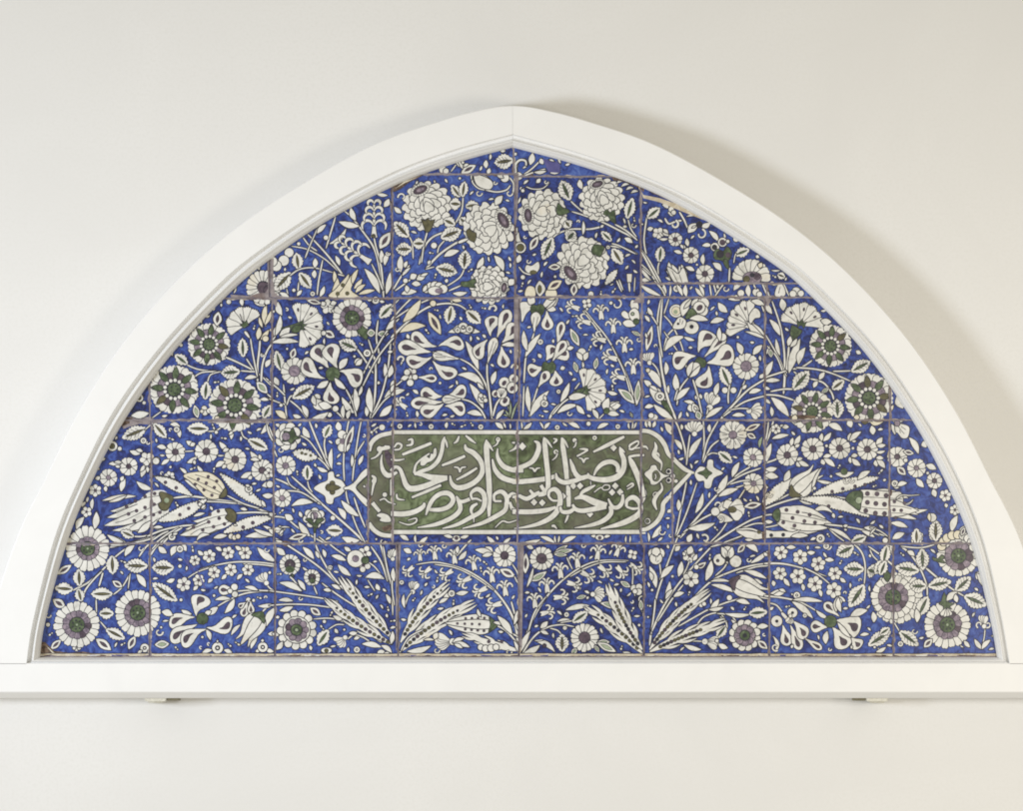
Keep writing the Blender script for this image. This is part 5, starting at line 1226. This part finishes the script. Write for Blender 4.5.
g = .95
TILES = [  # x0, x1, y0, y1, label of the painting
 (30,150,543.6,657,'corner tile with daisy rosettes and serrated leaves'), (150,275,543.6,657,'tile with plum blossom spray and looped iris'),
 (275,398.2,543.6,657,'tile with two beaded feather leaves and purple rosette'), (398.2,519,543.6,657,'tile with hyacinth spray and spotted tulip'),
 (519,644,543.6,657,'tile with hyacinth spray and small daisy'), (644,769.4,543.6,657,'tile with beaded leaves and plain tulip'),
 (769.4,893.4,543.6,657,'tile with plum blossoms and looped iris'), (893.4,1010,543.6,657,'corner tile with large rosettes and green calyxes'),
 (50,151.3,420.2,543.6,'edge tile with flaming spotted tulip'), (151.3,273.5,420.2,543.6,'tile with daisies above spotted tulips'),
 (273.5,368,420.2,543.6,'tile with white lotus point beside the cartouche'), (368,392.8,420.2,543.6,'narrow slip with the left end of the cartouche'),
 (392.8,517.4,420.2,543.6,'tile with the left half of the inscription'), (517.4,641,420.2,543.6,'tile with the right half of the inscription'),
 (641,672.5,420.2,543.6,'narrow slip with the right end of the cartouche'), (672.5,764.8,420.2,543.6,'tile with lotus point and daisies'),
 (764.8,889.6,420.2,543.6,'tile with daisies above tulips and green calyxes'), (889.6,1000,420.2,543.6,'edge tile with blossoms and tulip flames'),
 (90,149.7,298.4,420.2,'small edge tile below the left rosettes'), (149.7,272,298.4,420.2,'tile with green and purple rosettes and a carnation'),
 (272,394.8,298.4,420.2,'tile with carnation, round flower and iris'), (394.8,519.2,298,420.2,'tile with pairs of looped irises'),
 (519.2,642,297,420.2,'tile with hyacinth and carnation'), (642,764.9,297.3,420.2,'tile with large iris and carnation'),
 (764.9,890.2,297.3,420.2,'tile with carnation and three rosettes'), (890.2,935,297.3,420.2,'small edge tile beyond the right rosettes'),
 (200,269.8,230,298.4,'small edge slip with half a daisy'), (269.8,392.2,170,298.4,'tile with feathery plumes'),
 (392.2,515.2,174.2,298,'tile with three double peonies in deep blue'), (515.2,640.8,176.4,297,'tile with three double peonies and green calyxes'),
 (640.8,830,175,283.4,'tile with small daisies and scrolls under the arch'), (640.8,767,283.4,297.3,'low slip of flower stems'), (767,840,283.4,297.3,'short low slip of flower stems'),
 (420,513.6,140,174.2,'slip with one serrated leaf under the arch point'), (513.6,640.8,140,176.4,'slip with a scroll under the arch point'),
]
MI = {k: i for i, k in enumerate(M)}
MATS = list(M.values())
DZ = 2.2e-5
AREA = lambda p: abs(sum(p[i][0] * p[(i + 1) % len(p)][1] - p[(i + 1) % len(p)][0] * p[i][1] for i in range(len(p)))) / 2
def jag(poly, amp, step=5):                          # slightly worn tile edge
    out = []; n = len(poly)
    for i in range(n):
        (x0, y0), (x1, y1) = poly[i], poly[(i + 1) % n]; l = math.hypot(x1 - x0, y1 - y0)
        k = max(1, int(l / step)); nx, ny = (y1 - y0) / (l or 1), -(x1 - x0) / (l or 1)
        for j in range(k):
            t = j / k; a = random.uniform(-amp, amp) if l > step else 0
            out.append((x0 + (x1 - x0) * t + nx * a, y0 + (y1 - y0) * t + ny * a))
    return out
# small fillers (buds, dots, sprigs) wherever the painter left a gap
occ = bytearray(1024 * 700)
def inside(poly, x, y):
    c = False; n = len(poly); j = n - 1
    for i in range(n):
        if (poly[i][1] > y) != (poly[j][1] > y) and x < (poly[j][0] - poly[i][0]) * (y - poly[i][1]) / (poly[j][1] - poly[i][1]) + poly[i][0]: c = not c
        j = i
    return c
for poly, m, lay in SH:
    if m not in ('ink', 'mortar', 'chip', 'ground'): continue
    xa, xb = int(min(p[0] for p in poly)), int(max(p[0] for p in poly)) + 1; ya, yb = int(min(p[1] for p in poly)), int(max(p[1] for p in poly)) + 1
    for yy in range(max(0, ya), min(699, yb) + 1):
        for xx in range(max(0, xa), min(1023, xb) + 1):
            if not occ[yy * 1024 + xx] and inside(poly, xx, yy): occ[yy * 1024 + xx] = 1
view(0, 0); K = 1.0; rf = random.Random(5); NS0 = len(SH); fillers = []
for (tx0, tx1, ty0, ty1, _) in TILES:
    got = []
    for _ in range(1100):
        x, y = rf.uniform(tx0 + 4, tx1 - 4), rf.uniform(ty0 + 4, min(ty1, 654) - 4)
        if len(got) > 19: break
        if any(math.hypot(x - a, y - b) < 6.4 for a, b in got): continue
        R_ = 3.5; ok = True
        for dy in range(-4, 5):
            for dx in range(-4, 5):
                if dx * dx + dy * dy <= R_ * R_ and occ[int(y + dy) * 1024 + int(x + dx)]: ok = False; break
            if not ok: break
        if ok: got.append((x, y))
    fillers += got
for (x, y) in fillers:
    K = 1.0; OX, OY = x, y; K = 811 / 130; k = rf.random(); a = rf.uniform(0, 6.28); l = rf.uniform(12, 19)
    c_, s_ = math.cos(a), math.sin(a)
    if k < .62: L(-c_ * l, -s_ * l, c_ * l, s_ * l, rf.uniform(11, 16))
    elif k < .86:
        S(7, -c_ * l, -s_ * l, 0, 0, c_ * l * .3, s_ * l * .3); L(0, 0, c_ * l * 1.1, s_ * l * 1.1, 12)
    elif k < .92: Dt(0, 0, rf.uniform(5, 8))
    else: Q(0, 0, 11, a)
boxes = [(min(p[0] for p in s[0]), min(p[1] for p in s[0]), max(p[0] for p in s[0]), max(p[1] for p in s[0])) for s in SH]
rnd = random.Random(11)
for (x0, x1, y0, y1, lab) in TILES:
    rect = [(x0 + g, y0 + g), (x1 - g, y0 + g), (x1 - g, y1 - g), (x0 + g, y1 - g)]
    PL = planes(rect)
    body = rect
    for a, b, c in AP: body = clip_half(body, a, b, c)
    if len(body) < 3 or AREA(body) < 20: continue
    bx0, by0, bx1, by1 = (min(p[0] for p in body), min(p[1] for p in body), max(p[0] for p in body), max(p[1] for p in body))
    cx, cy = (bx0 + bx1) / 2, (by0 + by1) / 2
    lift = rnd.uniform(-.0006, .0006)
    org = Vector(W(cx, cy, Y_TILE + lift))
    loc = lambda p, dy=0.0: tuple(Vector(W(p[0], p[1], Y_TILE + lift)) - org + Vector((0, dy, 0)))
    # body: front face, softened edge, sides
    sgn = 1 if sum(body[i][0] * body[(i + 1) % len(body)][1] - body[(i + 1) % len(body)][0] * body[i][1] for i in range(len(body))) > 0 else -1
    front = jag(body, .22, 4); n = len(front)
    outer = offset(front, .22)
    vs = [loc(p) for p in front] + [loc(p, .0011) for p in outer] + [loc(p, .010) for p in outer]
    order = list(range(n)) if sgn < 0 else list(range(n))[::-1]
    fs = [tuple(order)]; ids = [MI['blue']]
    for k in (0, n):
        for i in range(n):
            j = (i + 1) % n; f = (k + i, k + j, k + n + j, k + n + i)
            fs.append(f if sgn < 0 else f[::-1]); ids.append(MI['mortar'] if (k == n or rnd.random() < .25) else MI['smear'] if rnd.random() < .5 else MI['blue'])
    placed = []; layers = {'tile': (vs, fs, ids), 'cartouche': ([], [], []), 'lettering': ([], [], [])}
    cut = planes(rect) + [p for p in AP if min(p[0] * q[0] + p[1] * q[1] + p[2] for q in rect) < 0]
    extra = []
    if y1 > 650:   # bare lower edge of the bottom row
        ww = [(x0, 653.8 + rnd.uniform(-.3, .3))] + [(x0 + (x1 - x0) * k / 14, 653.8 + rnd.uniform(-.35, .35)) for k in range(1, 14)] + [(x1, 653.8), (x1, 660), (x0, 660)]
        extra.append(([(a, b - .8) for a, b in ww[:-2]] + ww[-2:], 'ink', 'tile')); extra.append((ww, 'paleclay', 'tile'))
        for k in range(9):
            a = rnd.uniform(x0, x1); l = rnd.uniform(3, 14)
            extra.append(([(a, 655.0 + rnd.uniform(-.5, .6)), (a + l, 655.2 + rnd.uniform(-.5, .6)), (a + l * .8, 656.6), (a + l * .2, 657)], rnd.choice(['chip', 'cream', 'cream', 'smear', 'white']), 'tile'))
    # worn edges: nibbles of bare clay and mortar along the joints
    def nib(px_, py_, ux, uy, lay='tile'):
        l = rnd.uniform(1.0, 5.5); d = rnd.uniform(.35, 1.15) * (1.6 if rnd.random() < .12 else 1); m_ = rnd.choice(['chip', 'mortar', 'mortar', 'mortar', 'mortar', 'mortar', 'paleclay'])
        nx, ny = -uy, ux; pts = [(px_ - ux * l, py_ - uy * l)]
        for q_ in range(1, 6):
            t_ = -l + 2 * l * q_ / 6; h_ = d * (1 - (t_ / l) ** 2) * rnd.uniform(.7, 1.25)
            pts.append((px_ + ux * t_ + nx * h_, py_ + uy * t_ + ny * h_))
        pts.append((px_ + ux * l, py_ + uy * l)); extra.append((pts, m_, lay))
    for (ax_, ay_, bx_, by_) in ((x0, y0, x1, y0), (x1, y0, x1, y1), (x1, y1, x0, y1), (x0, y1, x0, y0)):
        L_ = math.hypot(bx_ - ax_, by_ - ay_); ux, uy = (bx_ - ax_) / L_, (by_ - ay_) / L_
        for _ in range(int(L_ / 11)):
            t_ = rnd.uniform(0, L_); nib(ax_ + ux * t_ + -uy * g, ay_ + uy * t_ + ux * g, ux, uy)
    # pin-holes and specks in the glaze
    for _ in range(int(AREA(body) / 420)):
        a_, b_ = rnd.uniform(x0, x1), rnd.uniform(y0, y1); r_ = rnd.uniform(.15, .42)
        extra.append(([(a_ + r_ * math.cos(k), b_ + r_ * rnd.uniform(.7, 1.2) * math.sin(k)) for k in (0, 1, 2, 3, 4, 5)], rnd.choice(['ink', 'chip', 'smear']), 'tile'))
    for si, (poly, m, lay) in enumerate(SH + extra):
        if si < len(SH):
            b = boxes[si]
            if b[0] > bx1 or b[2] < bx0 or b[1] > by1 or b[3] < by0: continue
            if b[0] < bx0 or b[2] > bx1 or b[1] < by0 or b[3] > by1:
                for a_, b_, c_ in PL:
                    poly = clip_half(poly, a_, b_, c_)
                    if len(poly) < 3: break
        else:
            for a_, b_, c_ in PL: poly = clip_half(poly, a_, b_, c_)
        if len(poly) >= 3:
            for a_, b_, c_ in AP:
                if any(a_ * q[0] + b_ * q[1] + c_ < 0 for q in poly):
                    poly = clip_half(poly, a_, b_, c_)
                    if len(poly) < 3: break
        # drop doubled points
        q = []
        for p in poly:
            if not q or math.hypot(p[0] - q[-1][0], p[1] - q[-1][1]) > .03: q.append(p)
        if len(q) > 2 and math.hypot(q[0][0] - q[-1][0], q[0][1] - q[-1][1]) <= .03: q.pop()
        if len(q) < 3 or AREA(q) < .05: continue
        b = (min(p[0] for p in q), min(p[1] for p in q), max(p[0] for p in q), max(p[1] for p in q))
        lev = 1
        for pb, pl in placed:
            if pl >= lev and pb[0] < b[2] and pb[2] > b[0] and pb[1] < b[3] and pb[3] > b[1]: lev = pl + 1
        placed.append((b, lev))
        V_, F_, I_ = layers[lay]
        k = len(V_); V_ += [loc(p, -DZ * lev) for p in q]
        tris = mathutils_tess([[Vector((p[0], p[1], 0)) for p in q]])
        for t in tris:
            (ax, ay), (bx, by), (cx_, cy_) = q[t[0]], q[t[1]], q[t[2]]
            if (bx - ax) * (cy_ - ay) - (by - ay) * (cx_ - ax) > 0: t = (t[0], t[2], t[1])
            F_.append(tuple(k + i for i in t)); I_.append(MI[m])
    def compact(V_, F_, I_, nm):
        used = sorted(set(I_)); mp = {u: i for i, u in enumerate(used)}
        return mesh(nm, V_, F_, [MATS[u] for u in used], [mp[i] for i in I_])
    o = new_obj('tile', compact(*layers['tile'], 'tile'))
    o.parent = panel; o.location = org - Vector(panel.location)
    o.rotation_euler = (math.radians(rnd.uniform(-.16, .16)), 0, math.radians(rnd.uniform(-.16, .16)))
    o['label'] = lab
    for nm, lb in (('cartouche', 'green glazed ground inside a white border band'), ('lettering', 'white flowing script outlined in black')):
        if layers[nm][1]:
            c = new_obj(nm, compact(*layers[nm], nm)); c.parent = o; c['label'] = lb
# mortar bed seen in the joints
q = arch_poly
vs = [tuple(Vector(W(x, y, Y_TILE + .0010)) - Vector(panel.location)) for x, y in q]
vs += [(a, b + .02, c) for a, b, c in vs]; n = len(q)
a2 = sum(q[i][0] * q[(i + 1) % n][1] - q[(i + 1) % n][0] * q[i][1] for i in range(n))
f0 = tuple(range(n)) if a2 < 0 else tuple(range(n))[::-1]
fs = [f0] + [((i, (i + 1) % n, n + (i + 1) % n, n + i) if a2 < 0 else (i, n + i, n + (i + 1) % n, (i + 1) % n)) for i in range(n)]
new_obj('mortar', mesh('mortar', vs, fs, [M['mortar']]), panel)

# ------------------------------------------------------------------ light, camera
w = bpy.data.worlds.new('World'); SC.world = w; w.use_nodes = True
bg = w.node_tree.nodes['Background']; bg.inputs['Color'].default_value = (1.0, .935, .79, 1); bg.inputs['Strength'].default_value = WORLD
def area(name, loc, target, size, power, color, spread=180):
    l = bpy.data.lights.new(name, 'AREA'); l.shape = 'DISK'; l.size = size; l.energy = power; l.color = color; l.spread = math.radians(spread)
    o = bpy.data.objects.new(name, l); COL.objects.link(o); o.location = loc
    o.rotation_euler = (Vector(target) - Vector(loc)).to_track_quat('-Z', 'Y').to_euler()
    return o
area('key_lamp', KEY[0], (-.55, 0, -.3), KEY[1], KEY[2], (.85, .905, 1.0), 80)
area('fill_lamp', FILL[0], (1.15, 0, -.45), FILL[1], FILL[2], (1.0, .93, .82), 75)

cam = bpy.data.cameras.new('camera'); co = bpy.data.objects.new('camera', cam); COL.objects.link(co)
co.location = (0, -D, 0); co.rotation_euler = (math.radians(90), 0, 0)
cam.sensor_width = 36; cam.lens = 36 * D / (1023 * PX); cam.clip_end = 200
SC.camera = co
SC.view_settings.view_transform = 'Standard'; SC.view_settings.look = 'None'
SC.view_settings.exposure = 0; SC.view_settings.gamma = 1
SC.cycles.max_bounces = 6
SC.cycles.filter_width = 1.9
